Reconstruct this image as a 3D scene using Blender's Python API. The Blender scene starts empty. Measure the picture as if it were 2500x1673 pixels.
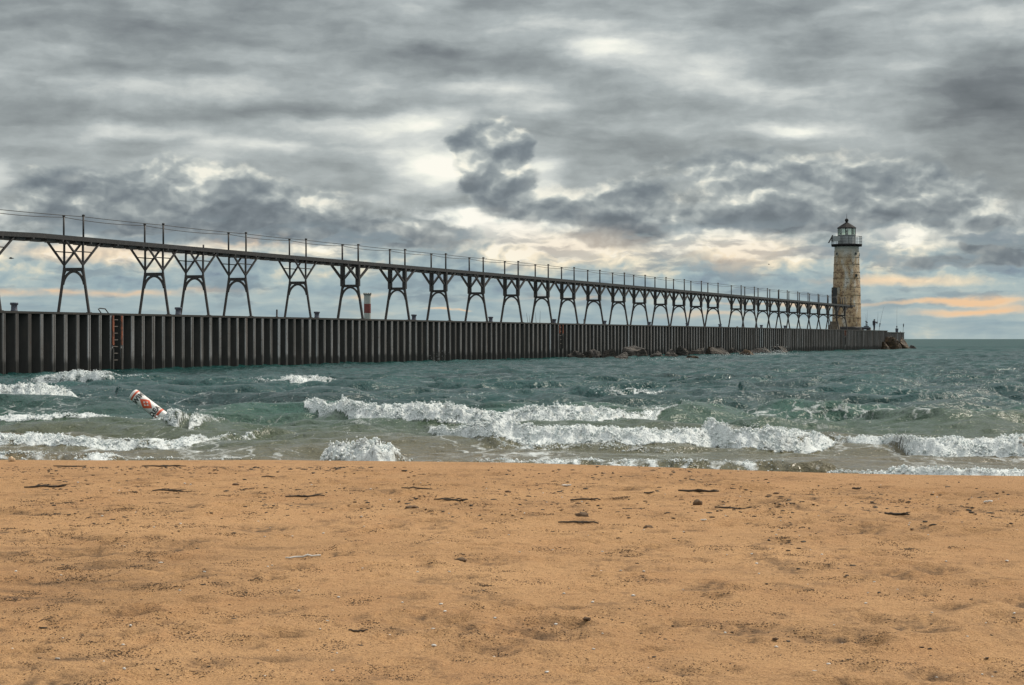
import bpy, bmesh, math, random
import numpy as np
from mathutils import Vector, Matrix

# ------------------------------------------------------------------ camera, sky, sun, exposure
S = bpy.context.scene
COL = S.collection
R = math.radians
F = 5000.0            # focal length in photo pixels (photo 2500 x 1673)
ZC = 1.55             # eye above still water
HY = 828.0            # horizon row in the photo
EXPO = 0.5
SUN_EL, SUN_AZ = R(48), R(52)      # azimuth clockwise from +Y (view direction)

cam = bpy.data.cameras.new('camera')
cam.sensor_width = 36.0
cam.lens = F / 2500 * 36.0
cam.clip_start = 0.05
cam.clip_end = 200000
camo = bpy.data.objects.new('camera', cam)
COL.objects.link(camo)
camo.location = (0, 0, ZC)
camo.rotation_euler = (R(90) - (836.5 - HY) / F, 0, 0)
S.camera = camo
S.view_settings.view_transform = 'Standard'
S.view_settings.look = 'None'
S.view_settings.gamma = 1
S.view_settings.exposure = EXPO

sun = bpy.data.lights.new('sun', 'SUN')
sun.energy = 2.4
sun.angle = R(10)
sun.color = (1.0, 0.90, 0.76)
suno = bpy.data.objects.new('sun', sun)
COL.objects.link(suno)
sd = Vector((math.sin(SUN_AZ) * math.cos(SUN_EL), math.cos(SUN_AZ) * math.cos(SUN_EL), math.sin(SUN_EL)))
suno.rotation_euler = sd.to_track_quat('Z', 'Y').to_euler()
suno.location = (30, -10, 40)


def lin(c):
    return tuple(((v / 255) / 12.92 if v / 255 <= 0.04045 else ((v / 255 + 0.055) / 1.055) ** 2.4) for v in c)


class NT:
    """small helper to write node trees as expressions"""
    def __init__(self, tree):
        self.t = tree
        self.n = tree.nodes
        self.l = tree.links

    def node(self, typ, **kw):
        nd = self.n.new(typ)
        for k, v in kw.items():
            setattr(nd, k, v)
        return nd

    def put(self, sock, v):
        if isinstance(v, bpy.types.NodeSocket):
            self.l.new(v, sock)
        elif v is not None:
            if hasattr(sock.default_value, '__len__'):
                v = tuple(v)
                if len(sock.default_value) == 4 and len(v) == 3:
                    v = v + (1.0,)
            sock.default_value = v

    def m(self, op, a, b=None, c=None, clamp=False):
        nd = self.node('ShaderNodeMath', operation=op, use_clamp=clamp)
        self.put(nd.inputs[0], a)
        if b is not None:
            self.put(nd.inputs[1], b)
        if c is not None:
            self.put(nd.inputs[2], c)
        return nd.outputs[0]

    def vm(self, op, a, b=None, c=None, out=0):
        nd = self.node('ShaderNodeVectorMath', operation=op)
        self.put(nd.inputs[0], a)
        if b is not None:
            self.put(nd.inputs[1], b)
        if c is not None:
            self.put(nd.inputs[2], c)
        return nd.outputs[out]

    def xyz(self, x, y, z=0.0):
        nd = self.node('ShaderNodeCombineXYZ')
        for i, v in enumerate((x, y, z)):
            self.put(nd.inputs[i], v)
        return nd.outputs[0]

    def sep(self, v):
        nd = self.node('ShaderNodeSeparateXYZ')
        self.put(nd.inputs[0], v)
        return nd.outputs

    def noise(self, vec, scale=1.0, detail=4.0, rough=0.55, out='Fac', dist=0.0, lac=2.0):
        nd = self.node('ShaderNodeTexNoise')
        self.put(nd.inputs['Vector'], vec)
        nd.inputs['Scale'].default_value = scale
        nd.inputs['Detail'].default_value = detail
        nd.inputs['Roughness'].default_value = rough
        nd.inputs['Lacunarity'].default_value = lac
        nd.inputs['Distortion'].default_value = dist
        return nd.outputs[out]

    def voro(self, vec, scale=1.0, feature='F1', rnd=1.0, out='Distance'):
        nd = self.node('ShaderNodeTexVoronoi', feature=feature)
        self.put(nd.inputs['Vector'], vec)
        nd.inputs['Scale'].default_value = scale
        nd.inputs['Randomness'].default_value = rnd
        return nd.outputs[out]

    def mr(self, v, a, b, c=0.0, d=1.0, mode='SMOOTHSTEP'):
        nd = self.node('ShaderNodeMapRange', interpolation_type=mode)
        nd.clamp = True
        self.put(nd.inputs[0], v)
        for i, q in enumerate((a, b, c, d)):
            self.put(nd.inputs[i + 1], q)
        return nd.outputs[0]

    def mix(self, f, a, b, mode='MIX'):
        nd = self.node('ShaderNodeMix', data_type='RGBA', blend_type=mode)
        self.put(nd.inputs[0], f)
        self.put(nd.inputs[6], a)
        self.put(nd.inputs[7], b)
        return nd.outputs[2]

    def ramp(self, f, stops, interp='LINEAR'):
        nd = self.node('ShaderNodeValToRGB')
        cr = nd.color_ramp
        cr.interpolation = interp
        while len(cr.elements) < len(stops):
            cr.elements.new(0.5)
        for e, (p, c) in zip(cr.elements, stops):
            e.position = p
            e.color = (c[0], c[1], c[2], 1)
        self.put(nd.inputs[0], f)
        return nd.outputs[0]


def build_world():
    w = bpy.data.worlds.new('World')
    S.world = w
    w.use_nodes = True
    T = NT(w.node_tree)
    for nd in list(T.n):
        T.n.remove(nd)
    out = T.node('ShaderNodeOutputWorld')
    bg = T.node('ShaderNodeBackground')
    STR = 0.1
    bg.inputs['Strength'].default_value = STR
    T.l.new(bg.outputs[0], out.inputs[0])
    sky = T.node('ShaderNodeTexSky', sky_type='NISHITA')
    sky.sun_disc = False
    sky.sun_elevation = SUN_EL
    sky.sun_rotation = SUN_AZ
    sky.air_density = 1.0
    sky.dust_density = 2.0
    tc = T.node('ShaderNodeTexCoord')
    d = tc.outputs['Generated']
    x, y, z = T.sep(d)
    el = T.m('ARCSINE', z)
    az = T.m('ARCTAN2', x, y)
    # angles in milliradians
    A0 = T.m('MULTIPLY', az, 1000.0)
    E0 = T.m('MULTIPLY', el, 1000.0)

    def pxa(px):
        return math.atan((px - 1250) / F) * 1000

    def pxe(px, py):
        return math.atan((HY - py) / F / math.sqrt(1 + ((px - 1250) / F) ** 2)) * 1000

    # domain warp
    P0 = T.xyz(A0, E0)
    wv = T.noise(T.xyz(T.m('MULTIPLY', A0, 1 / 60.0), T.m('MULTIPLY', E0, 1 / 24.0)), 1.0, 5, 0.6, out='Color')
    w3 = T.vm('SUBTRACT', wv, (0.5, 0.5, 0.5))
    Pw = T.vm('ADD', P0, T.vm('MULTIPLY', w3, (26.0, 13.0, 0)))
    wv2 = T.noise(T.xyz(T.m('MULTIPLY', A0, 1 / 17.0), T.m('MULTIPLY', E0, 1 / 11.0)), 1.0, 5, 0.55, out='Color')
    w4 = T.vm('SUBTRACT', wv2, (0.5, 0.5, 0.5))
    Pc = T.vm('ADD', P0, T.vm('ADD', T.vm('MULTIPLY', w3, (14.0, 9.0, 0)), T.vm('MULTIPLY', w4, (22.0, 18.0, 0))))
    # layers of stratus: long soft streaks
    n1 = T.noise(T.vm('MULTIPLY', Pw, (1 / 95.0, 1 / 24.0, 0)), 1.0, 6, 0.52)
    n2 = T.noise(T.vm('MULTIPLY', Pw, (1 / 40.0, 1 / 9.0, 1)), 1.0, 4, 0.5)
    # cumulus: rounder, crisper
    n3 = T.noise(T.vm('MULTIPLY', Pc, (1 / 34.0, 1 / 19.0, 1)), 1.0, 6, 0.5)
    n4 = T.noise(T.vm('ADD', T.vm('MULTIPLY', P0, (1 / 11.0, 1 / 7.0, 0)), T.vm('MULTIPLY', w3, (1.2, 1.2, 0))), 1.0, 5, 0.55)
    low = T.mr(E0, 75.0, 50.0)              # 1 in the broken belt and below
    hazy = T.mr(E0, 34.0, 14.0)             # 1 close to the horizon
    s_hi = T.m('ADD', T.m('MULTIPLY', T.m('SUBTRACT', n1, 0.5), 1.0), T.m('ADD', T.m('MULTIPLY', T.m('SUBTRACT', n2, 0.5), 0.38), T.m('ADD', T.m('MULTIPLY', T.m('SUBTRACT', n3, 0.5), .30), T.m('MULTIPLY', T.m('SUBTRACT', n4, 0.5), .16))))
    s_lo = T.m('ADD', T.m('MULTIPLY', T.m('SUBTRACT', n3, 0.5), 1.15), T.m('MULTIPLY', T.m('SUBTRACT', n4, 0.5), 0.55))
    s_hz = T.noise(T.vm('MULTIPLY', Pw, (1 / 60.0, 1 / 5.5, 1)), 1.0, 4, 0.5)
    s_hz = T.m('MULTIPLY', T.m('SUBTRACT', s_hz, 0.5), 0.75)
    mixf = lambda f, a, b: T.m('ADD', T.m('MULTIPLY', a, T.m('SUBTRACT', 1.0, f)), T.m('MULTIPLY', b, f))
    B = mixf(low, s_hi, s_lo)
    B = mixf(hazy, B, s_hz)

    # billows: lit crowns and shaded bases, from the slope of the same noise
    def relief(src, sx, sy, dy, det):
        a = T.noise(T.vm('MULTIPLY', src, (1 / sx, 1 / sy, 1)), 1.0, det, 0.5)
        b_ = T.noise(T.vm('MULTIPLY', T.vm('ADD', src, (-dy * .5, dy, 0)), (1 / sx, 1 / sy, 1)), 1.0, det, 0.5)
        return T.m('SUBTRACT', a, b_)
    Pm = T.vm('ADD', P0, T.vm('ADD', T.vm('MULTIPLY', w4, (9.0, 7.5, 0)), T.vm('MULTIPLY', w3, (6.0, 3.0, 0))))
    rl = T.m('ADD', T.m('MULTIPLY', relief(Pm, 34.0, 21.0, 6.0, 3), 1.0), T.m('MULTIPLY', relief(Pm, 15.0, 10.0, 2.6, 3), .6))
    B = T.m('ADD', B, T.m('MULTIPLY', rl, T.m('MULTIPLY', low, T.mr(E0, 20.0, 42.0, .4, 1.5))))
    B = T.m('ADD', B, 0.52)
    # soft features: (px, py, half width px, half height px, gain)
    feats = [
        (440, 225, 330, 50, .24), (1500, 120, 170, 70, .34), (1700, 190, 200, 40, .18),
        (1210, 215, 180, 35, .30), (980, 305, 360, 42, .44), (320, 318, 200, 28, .28),
        (1060, 410, 170, 70, .55), (620, 345, 160, 30, .28), (1950, 225, 330, 40, .26),
        (1940, 312, 190, 28, .34), (1330, 260, 80, 30, .12), (2320, 60, 240, 60, .12),
        (1600, 60, 600, 60, .06), (560, 110, 700, 60, -.07), (180, 60, 330, 70, -.08),
        (240, 270, 420, 45, -.10), (1000, 130, 500, 40, -.06), (760, 270, 260, 25, -.08), (860, 350, 300, 30, .10),
        (2440, 225, 260, 120, -.50), (150, 0, 700, 120, -.16), (1100, 0, 700, 60, -.10), (1800, 350, 420, 60, -.06), (1330, 330, 200, 60, -.04), (1320, 405, 90, 25, .22),
        (185, 440, 70, 20, .45), (15, 425, 50, 50, .30),
        # the break under the belt
        (1190, 565, 260, 60, .56), (1380, 610, 230, 75, .58), (1180, 520, 110, 26, .5), (950, 545, 40, 26, .5), (1320, 440, 70, 50, .3),
        (1640, 570, 90, 50, .40), (1420, 520, 40, 30, .4), (1560, 620, 240, 50, .14), (1810, 605, 220, 70, .56),
        (2130, 570, 190, 60, .36), (2330, 600, 190, 50, .26), (1560, 500, 40, 30, .3),
        (1780, 690, 200, 30, -.12), (300, 612, 330, 32, .34), (90, 600, 180, 36, .30), (620, 618, 200, 30, .26), (830, 606, 160, 26, .26),
        (10, 522, 26, 20, .4), (2200, 690, 280, 18, .30), (1300, 700, 500, 40, -.08), (400, 690, 500, 30, -.05), (2100, 640, 300, 40, .12),
    ]
    # cumulus masses laid over the rest: (px, py, hw, hh, gain)
    cums = [(430, 450, 210, 110, .85), (150, 465, 200, 80, .8), (610, 490, 130, 110, .9), (300, 535, 420, 60, .8), (640, 562, 480, 48, .9), (880, 560, 180, 50, .7),
            (780, 490, 170, 70, .6), (1205, 400, 112, 132, 2.2), (1150, 350, 90, 50, .7), (1250, 360, 80, 50, .6), (1345, 480, 100, 70, .6), (1330, 520, 200, 36, .8), (1050, 575, 170, 46, .8),
            (1520, 520, 170, 90, .9), (1480, 580, 180, 32, .7), (1950, 440, 560, 120, .75), (1900, 535, 480, 46, .9), (2300, 510, 280, 100, .7), (2440, 590, 160, 55, .8),
            (2000, 622, 150, 24, .8), (2350, 642, 260, 26, .85), (1780, 640, 160, 22, .5), (1640, 615, 150, 26, .6), (1150, 625, 150, 22, .5), (2440, 760, 10, 10, 0)]
    shades = [(430, 420, 190, 70, .20), (500, 400, 110, 60, .12), (620, 500, 110, 90, -.20), (1200, 455, 120, 50, -.18), (1215, 360, 80, 50, .08),
              (1335, 468, 75, 42, .42), (1190, 370, 170, 150, .13), (1340, 530, 170, 32, -.16), (300, 545, 420, 36, -.10), (800, 570, 260, 30, -.16), (1900, 545, 420, 34, -.16), (1520, 560, 150, 40, -.12),
              (1700, 420, 200, 50, .20), (1850, 440, 200, 60, .12), (2100, 400, 260, 60, .10), (720, 480, 120, 40, .20), (960, 545, 80, 30, .16), (2250, 470, 200, 60, .05), (120, 430, 120, 40, -.05),
              (1640, 560, 80, 40, .25), (820, 500, 120, 30, .2)]
    orange = [(200, 710, 420, 12, .8), (2330, 738, 170, 8, 1.0), (2390, 760, 190, 11, 1.0), (1960, 741, 260, 6, .7), (1720, 770, 160, 9, .45),
              (230, 612, 300, 30, .45), (2150, 690, 260, 15, .55), (900, 725, 80, 9, .45), (1080, 757, 40, 5, .7), (1130, 757, 24, 4, .7),
              (1450, 730, 360, 6, .35), (620, 590, 140, 20, .45), (1400, 600, 280, 60, .28), (1820, 615, 200, 60, .32), (2440, 740, 120, 22, .6)]

    def blob(px, py, hw, hh, gain, src, crisp=0):
        ca, ce = pxa(px), pxe(px, py)
        ra, re = hw / F * 1000 * 1.25, hh / F * 1000 * 1.25
        v = T.vm('MULTIPLY_ADD', src, (1 / ra, 1 / re, 0), (-ca / ra, -ce / re, 0))
        return T.mr(T.vm('LENGTH', v, out=1), 0.42 if crisp else 0.0, 0.98, gain, 0.0)

    for px, py, hw, hh, g in feats:
        B = T.m('ADD', B, blob(px, py, hw, hh, g, Pw))
    O = None
    for px, py, hw, hh, g in orange:
        b = blob(px, py, hw, hh, g, Pw)
        O = b if O is None else T.m('ADD', O, b)
    B = T.m('ADD', B, T.m('MULTIPLY', O, T.m('MULTIPLY', hazy, 0.30)))
    M = T.m('ADD', T.m('MULTIPLY', T.m('SUBTRACT', n3, .5), .85), T.m('MULTIPLY', T.m('SUBTRACT', n4, .5), .40))
    for px, py, hw, hh, g in cums:
        M = T.m('ADD', M, blob(px, py, hw, hh, g, Pm))
    alpha = T.mr(M, .26, .60)
    C = T.m('ADD', .49, T.m('MULTIPLY', rl, 1.9))
    C = T.m('ADD', C, T.m('MULTIPLY', T.m('SUBTRACT', n4, .5), .25))
    C = T.m('ADD', C, T.mr(M, .36, .90, .16, -.06))
    for px, py, hw, hh, g in shades:
        C = T.m('ADD', C, blob(px, py, hw, hh, g, Pm))
    hi = T.ramp(B, [(0.0, lin((92, 98, 102))), (.22, lin((117, 123, 126))), (.42, lin((145, 152, 153))), (.6, lin((173, 180, 180))),
                    (.78, lin((210, 214, 210))), (.92, lin((242, 243, 232))), (1.0, lin((255, 252, 240)))])
    lo = T.ramp(B, [(0.0, lin((104, 120, 138))), (.22, lin((128, 146, 160))), (.42, lin((152, 173, 180))), (.6, lin((174, 190, 190))),
                    (.78, lin((216, 214, 196))), (.92, lin((252, 240, 212))), (1.0, lin((255, 250, 230)))])
    cu = T.ramp(C, [(0.0, lin((96, 106, 115))), (.25, lin((112, 122, 130))), (.5, lin((138, 147, 151))), (.72, lin((174, 181, 180))),
                    (.9, lin((228, 229, 218))), (1.0, lin((252, 248, 232)))])
    bluish = T.mr(E0, 58.0, 30.0)
    c = T.mix(bluish, hi, lo)
    c = T.mix(T.m('MULTIPLY', alpha, .90), c, cu)
    # thin slate banks low over the lake
    nb = T.noise(T.vm('MULTIPLY', Pm, (1 / 32.0, 1 / 7.5, 1)), 1.0, 5, .52)
    bank = T.m('MULTIPLY', T.mr(nb, .47, .60), T.m('MULTIPLY', T.mr(E0, 62.0, 46.0), T.mr(E0, 10.0, 22.0, .25, 1.0)))
    bc = T.ramp(T.m('ADD', T.m('MULTIPLY', rl, 1.4), T.m('ADD', nb, -.08)), [(.3, lin((150, 166, 172))), (.5, lin((132, 150, 160))), (.7, lin((116, 134, 148)))])
    c = T.mix(T.m('MULTIPLY', bank, .66), c, bc)
    ofac = T.m('MULTIPLY', O, T.mr(B, 0.40, 0.72), clamp=True)
    c = T.mix(ofac, c, lin((238, 200, 160)))
    # unseen sky overhead, brightened for the light it throws on sand and pier
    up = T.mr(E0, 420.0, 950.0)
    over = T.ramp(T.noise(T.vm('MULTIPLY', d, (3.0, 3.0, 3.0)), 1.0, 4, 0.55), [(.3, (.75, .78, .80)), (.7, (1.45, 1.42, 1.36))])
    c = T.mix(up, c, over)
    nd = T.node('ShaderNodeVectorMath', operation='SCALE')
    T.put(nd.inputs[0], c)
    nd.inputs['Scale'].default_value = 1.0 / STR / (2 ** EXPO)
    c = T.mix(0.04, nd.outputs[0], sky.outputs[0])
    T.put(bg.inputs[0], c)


build_world()


# ------------------------------------------------------------------ helpers
def ray(px, py):
    return (px - 1250) / F, (HY - py) / F          # X and Z-ZC per metre of depth


def on_water(px, py, z=0.0):
    D = (ZC - z) * F / (py - HY)
    return Vector(((px - 1250) / F * D, D, z))


def at(px, py, D):
    kx, kz = ray(px, py)
    return Vector((kx * D, D, ZC + kz * D))


def material(name, color=(.5, .5, .5), rough=.6, metal=0.0, spec=.5):
    m = bpy.data.materials.new(name)
    m.use_nodes = True
    T = NT(m.node_tree)
    b = m.node_tree.nodes['Principled BSDF']
    b.inputs['Base Color'].default_value = (*color, 1)
    b.inputs['Roughness'].default_value = rough
    b.inputs['Metallic'].default_value = metal
    b.inputs['Specular IOR Level'].default_value = spec
    return m, T, b


def objco(T):
    return T.node('ShaderNodeTexCoord').outputs['Object']


def geopos(T):
    return T.node('ShaderNodeNewGeometry').outputs['Position']


def bump(T, b, h, strength=.4, dist=.02):
    nd = T.node('ShaderNodeBump')
    nd.inputs['Strength'].default_value = strength
    nd.inputs['Distance'].default_value = dist
    T.put(nd.inputs['Height'], h)
    T.l.new(nd.outputs[0], b.inputs['Normal'])
    return nd


def varied(name, c1, c2, scale=4, rough=.6, detail=6, metal=0.0, lo=.35, hi=.65, bmp=0.0, spec=.5, stretch=(1, 1, 1)):
    m, T, b = material(name, c1, rough, metal, spec)
    v = T.vm('MULTIPLY', geopos(T), stretch)
    n = T.noise(v, scale, detail, .62)
    T.put(b.inputs['Base Color'], T.ramp(n, [(lo, c1), (hi, c2)]))
    if bmp:
        bump(T, b, T.noise(v, scale * 4, 4, .6), bmp, .02)
    return m


class MB:
    """mesh builder: everything added becomes ONE mesh object"""
    def __init__(self):
        self.v, self.f, self.mi, self.sm = [], [], [], []

    def add(self, vs, fs, mi=0, smooth=False):
        o = len(self.v)
        self.v += [tuple(p) for p in vs]
        for q in fs:
            self.f.append([i + o for i in q])
            self.mi.append(mi)
            self.sm.append(smooth)

    def box(self, c, size, ax=None, mi=0):
        """c centre, size full extents along axes ax (three vectors)"""
        c = Vector(c)
        ax = ax or (Vector((1, 0, 0)), Vector((0, 1, 0)), Vector((0, 0, 1)))
        vs = []
        for sx in (-.5, .5):
            for sy in (-.5, .5):
                for sz in (-.5, .5):
                    vs.append(c + ax[0] * (sx * size[0]) + ax[1] * (sy * size[1]) + ax[2] * (sz * size[2]))
        self.add(vs, [(0, 1, 3, 2), (4, 6, 7, 5), (0, 4, 5, 1), (2, 3, 7, 6), (0, 2, 6, 4), (1, 5, 7, 3)], mi)

    def bar(self, a, b, w, h, up=(0, 0, 1), mi=0):
        a, b = Vector(a), Vector(b)
        d = b - a
        L = d.length
        d.normalize()
        up = Vector(up)
        s = d.cross(up)
        if s.length < 1e-4:
            s = d.cross(Vector((1, 0, 0)))
        s.normalize()
        u = s.cross(d)
        self.box((a + b) / 2, (L, w, h), (d, s, u), mi)

    def tube(self, pts, r, n=8, mi=0, cap=True):
        pts = [Vector(p) for p in pts]
        rs = r if hasattr(r, '__len__') else [r] * len(pts)
        rings = []
        nrm = None
        for i, p in enumerate(pts):
            d = (pts[min(i + 1, len(pts) - 1)] - pts[max(i - 1, 0)]).normalized()
            if nrm is None:
                nrm = d.orthogonal().normalized()
            else:
                nrm = (nrm - d * nrm.dot(d)).normalized()
            bn = d.cross(nrm)
            rings.append([p + (nrm * math.cos(2 * math.pi * k / n) + bn * math.sin(2 * math.pi * k / n)) * rs[i] for k in range(n)])
        vs = [q for rg in rings for q in rg]
        fs = []
        for i in range(len(pts) - 1):
            for k in range(n):
                fs.append((i * n + k, i * n + (k + 1) % n, (i + 1) * n + (k + 1) % n, (i + 1) * n + k))
        self.add(vs, fs, mi, True)
        if cap:
            o = len(self.v) - len(vs)
            self.f.append([o + k for k in range(n)][::-1]); self.mi.append(mi); self.sm.append(False)
            e = o + (len(pts) - 1) * n
            self.f.append([e + k for k in range(n)]); self.mi.append(mi); self.sm.append(False)

    def lathe(self, prof, n=32, c=(0, 0, 0), mi=0, smooth=True, phase=0.0, close=True):
        c = Vector(c)
        vs = []
        for r, z in prof:
            for k in range(n):
                a = 2 * math.pi * k / n + phase
                vs.append(c + Vector((r * math.cos(a), r * math.sin(a), z)))
        fs = []
        for i in range(len(prof) - 1):
            for k in range(n):
                fs.append((i * n + k, i * n + (k + 1) % n, (i + 1) * n + (k + 1) % n, (i + 1) * n + k))
        self.add(vs, fs, mi, smooth)
        if close:
            self.add(vs[:n], [tuple(range(n))[::-1]], mi)
            self.add(vs[-n:], [tuple(range(n))], mi)

    def build(self, name, mats, parent=None, loc=None):
        me = bpy.data.meshes.new(name)
        off = Vector(loc) if loc is not None else Vector((0, 0, 0))
        me.from_pydata([(p[0] - off.x, p[1] - off.y, p[2] - off.z) for p in self.v], [], self.f)
        mats = mats if isinstance(mats, (list, tuple)) else [mats]
        for m in mats:
            me.materials.append(m)
        me.polygons.foreach_set('material_index', self.mi)
        me.polygons.foreach_set('use_smooth', self.sm)
        me.update()
        o = bpy.data.objects.new(name, me)
        COL.objects.link(o)
        o.location = off
        if parent is not None:
            attach(o, parent)
        return o


def world_of(o):
    m = o.matrix_basis.copy()
    p = o.parent
    while p is not None:
        m = p.matrix_basis @ m
        p = p.parent
    return m


def attach(o, parent):
    """parent keeping the place; parents here are never scaled"""
    w = world_of(o)
    o.parent = parent
    o.matrix_basis = world_of(parent).inverted() @ w


def empty(name, loc, label=None, cat=None, group=None):
    o = bpy.data.objects.new(name, None)
    o.empty_display_size = .3
    COL.objects.link(o)
    o.location = loc
    if label:
        tag(o, label, cat, group)
    return o


def tag(o, label=None, cat=None, group=None, kind=None):
    if label:
        o['label'] = label
    if cat:
        o['category'] = cat
    if group:
        o['group'] = group
    if kind:
        o['kind'] = kind
    return o


def grid_mesh(name, X, Y, Z, mat, attrs=None, smooth=True):
    nr, nc = X.shape
    me = bpy.data.meshes.new(name)
    co = np.stack([X, Y, Z], -1).reshape(-1, 3).astype(np.float32)
    idx = np.arange(nr * nc, dtype=np.int32).reshape(nr, nc)
    q = np.stack([idx[:-1, :-1], idx[:-1, 1:], idx[1:, 1:], idx[1:, :-1]], -1).reshape(-1, 4)
    me.vertices.add(nr * nc)
    me.vertices.foreach_set('co', co.ravel())
    me.loops.add(q.size)
    me.loops.foreach_set('vertex_index', q.ravel())
    me.polygons.add(len(q))
    me.polygons.foreach_set('loop_start', np.arange(0, q.size, 4, dtype=np.int32))
    me.polygons.foreach_set('use_smooth', np.ones(len(q), dtype=bool) if smooth else np.zeros(len(q), dtype=bool))
    me.update(calc_edges=True)
    for k, a in (attrs or {}).items():
        at_ = me.attributes.new(k, 'FLOAT', 'POINT')
        at_.data.foreach_set('value', a.ravel().astype(np.float32))
    me.materials.append(mat)
    o = bpy.data.objects.new(name, me)
    COL.objects.link(o)
    return o


_rng = np.random.default_rng(7)
_perm = np.concatenate([_rng.permutation(512)] * 3)
_ang = _rng.random(512) * 2 * np.pi
_gx, _gy = np.cos(_ang), np.sin(_ang)


def perlin(x, y, seed=0):
    xi, yi = np.floor(x).astype(np.int64), np.floor(y).astype(np.int64)
    xf, yf = x - xi, y - yi
    u, v = xf ** 3 * (xf * (xf * 6 - 15) + 10), yf ** 3 * (yf * (yf * 6 - 15) + 10)

    def g(ix, iy, dx, dy):
        h = _perm[_perm[(ix + seed * 17) & 511] + ((iy + seed * 31) & 511)] & 511
        return _gx[h] * dx + _gy[h] * dy
    a = g(xi, yi, xf, yf)
    b = g(xi + 1, yi, xf - 1, yf)
    c = g(xi, yi + 1, xf, yf - 1)
    d = g(xi + 1, yi + 1, xf - 1, yf - 1)
    return ((a + u * (b - a)) + v * ((c + u * (d - c)) - (a + u * (b - a)))) * 1.5


def fbm(x, y, oct=4, seed=0, gain=.5):
    s, a, t = 0, 1.0, 0
    for i in range(oct):
        s = s + perlin(x * 2 ** i, y * 2 ** i, seed + i) * a
        a *= gain
    return s


def sstep(a, b, x):
    t = np.clip((x - a) / (b - a), 0, 1)
    return t * t * (3 - 2 * t)


# ------------------------------------------------------------------ sand
CRX = np.array([-1500, 0, 700, 1250, 1700, 2000, 2500, 4000], float)
CRP = np.array([290, 297, 298, 304, 319, 329, 338, 352], float)
CREST = .45


def crest_y(k):
    px = k * F + 1250
    return (ZC - CREST) * F / np.interp(px, CRX, CRP)


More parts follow.
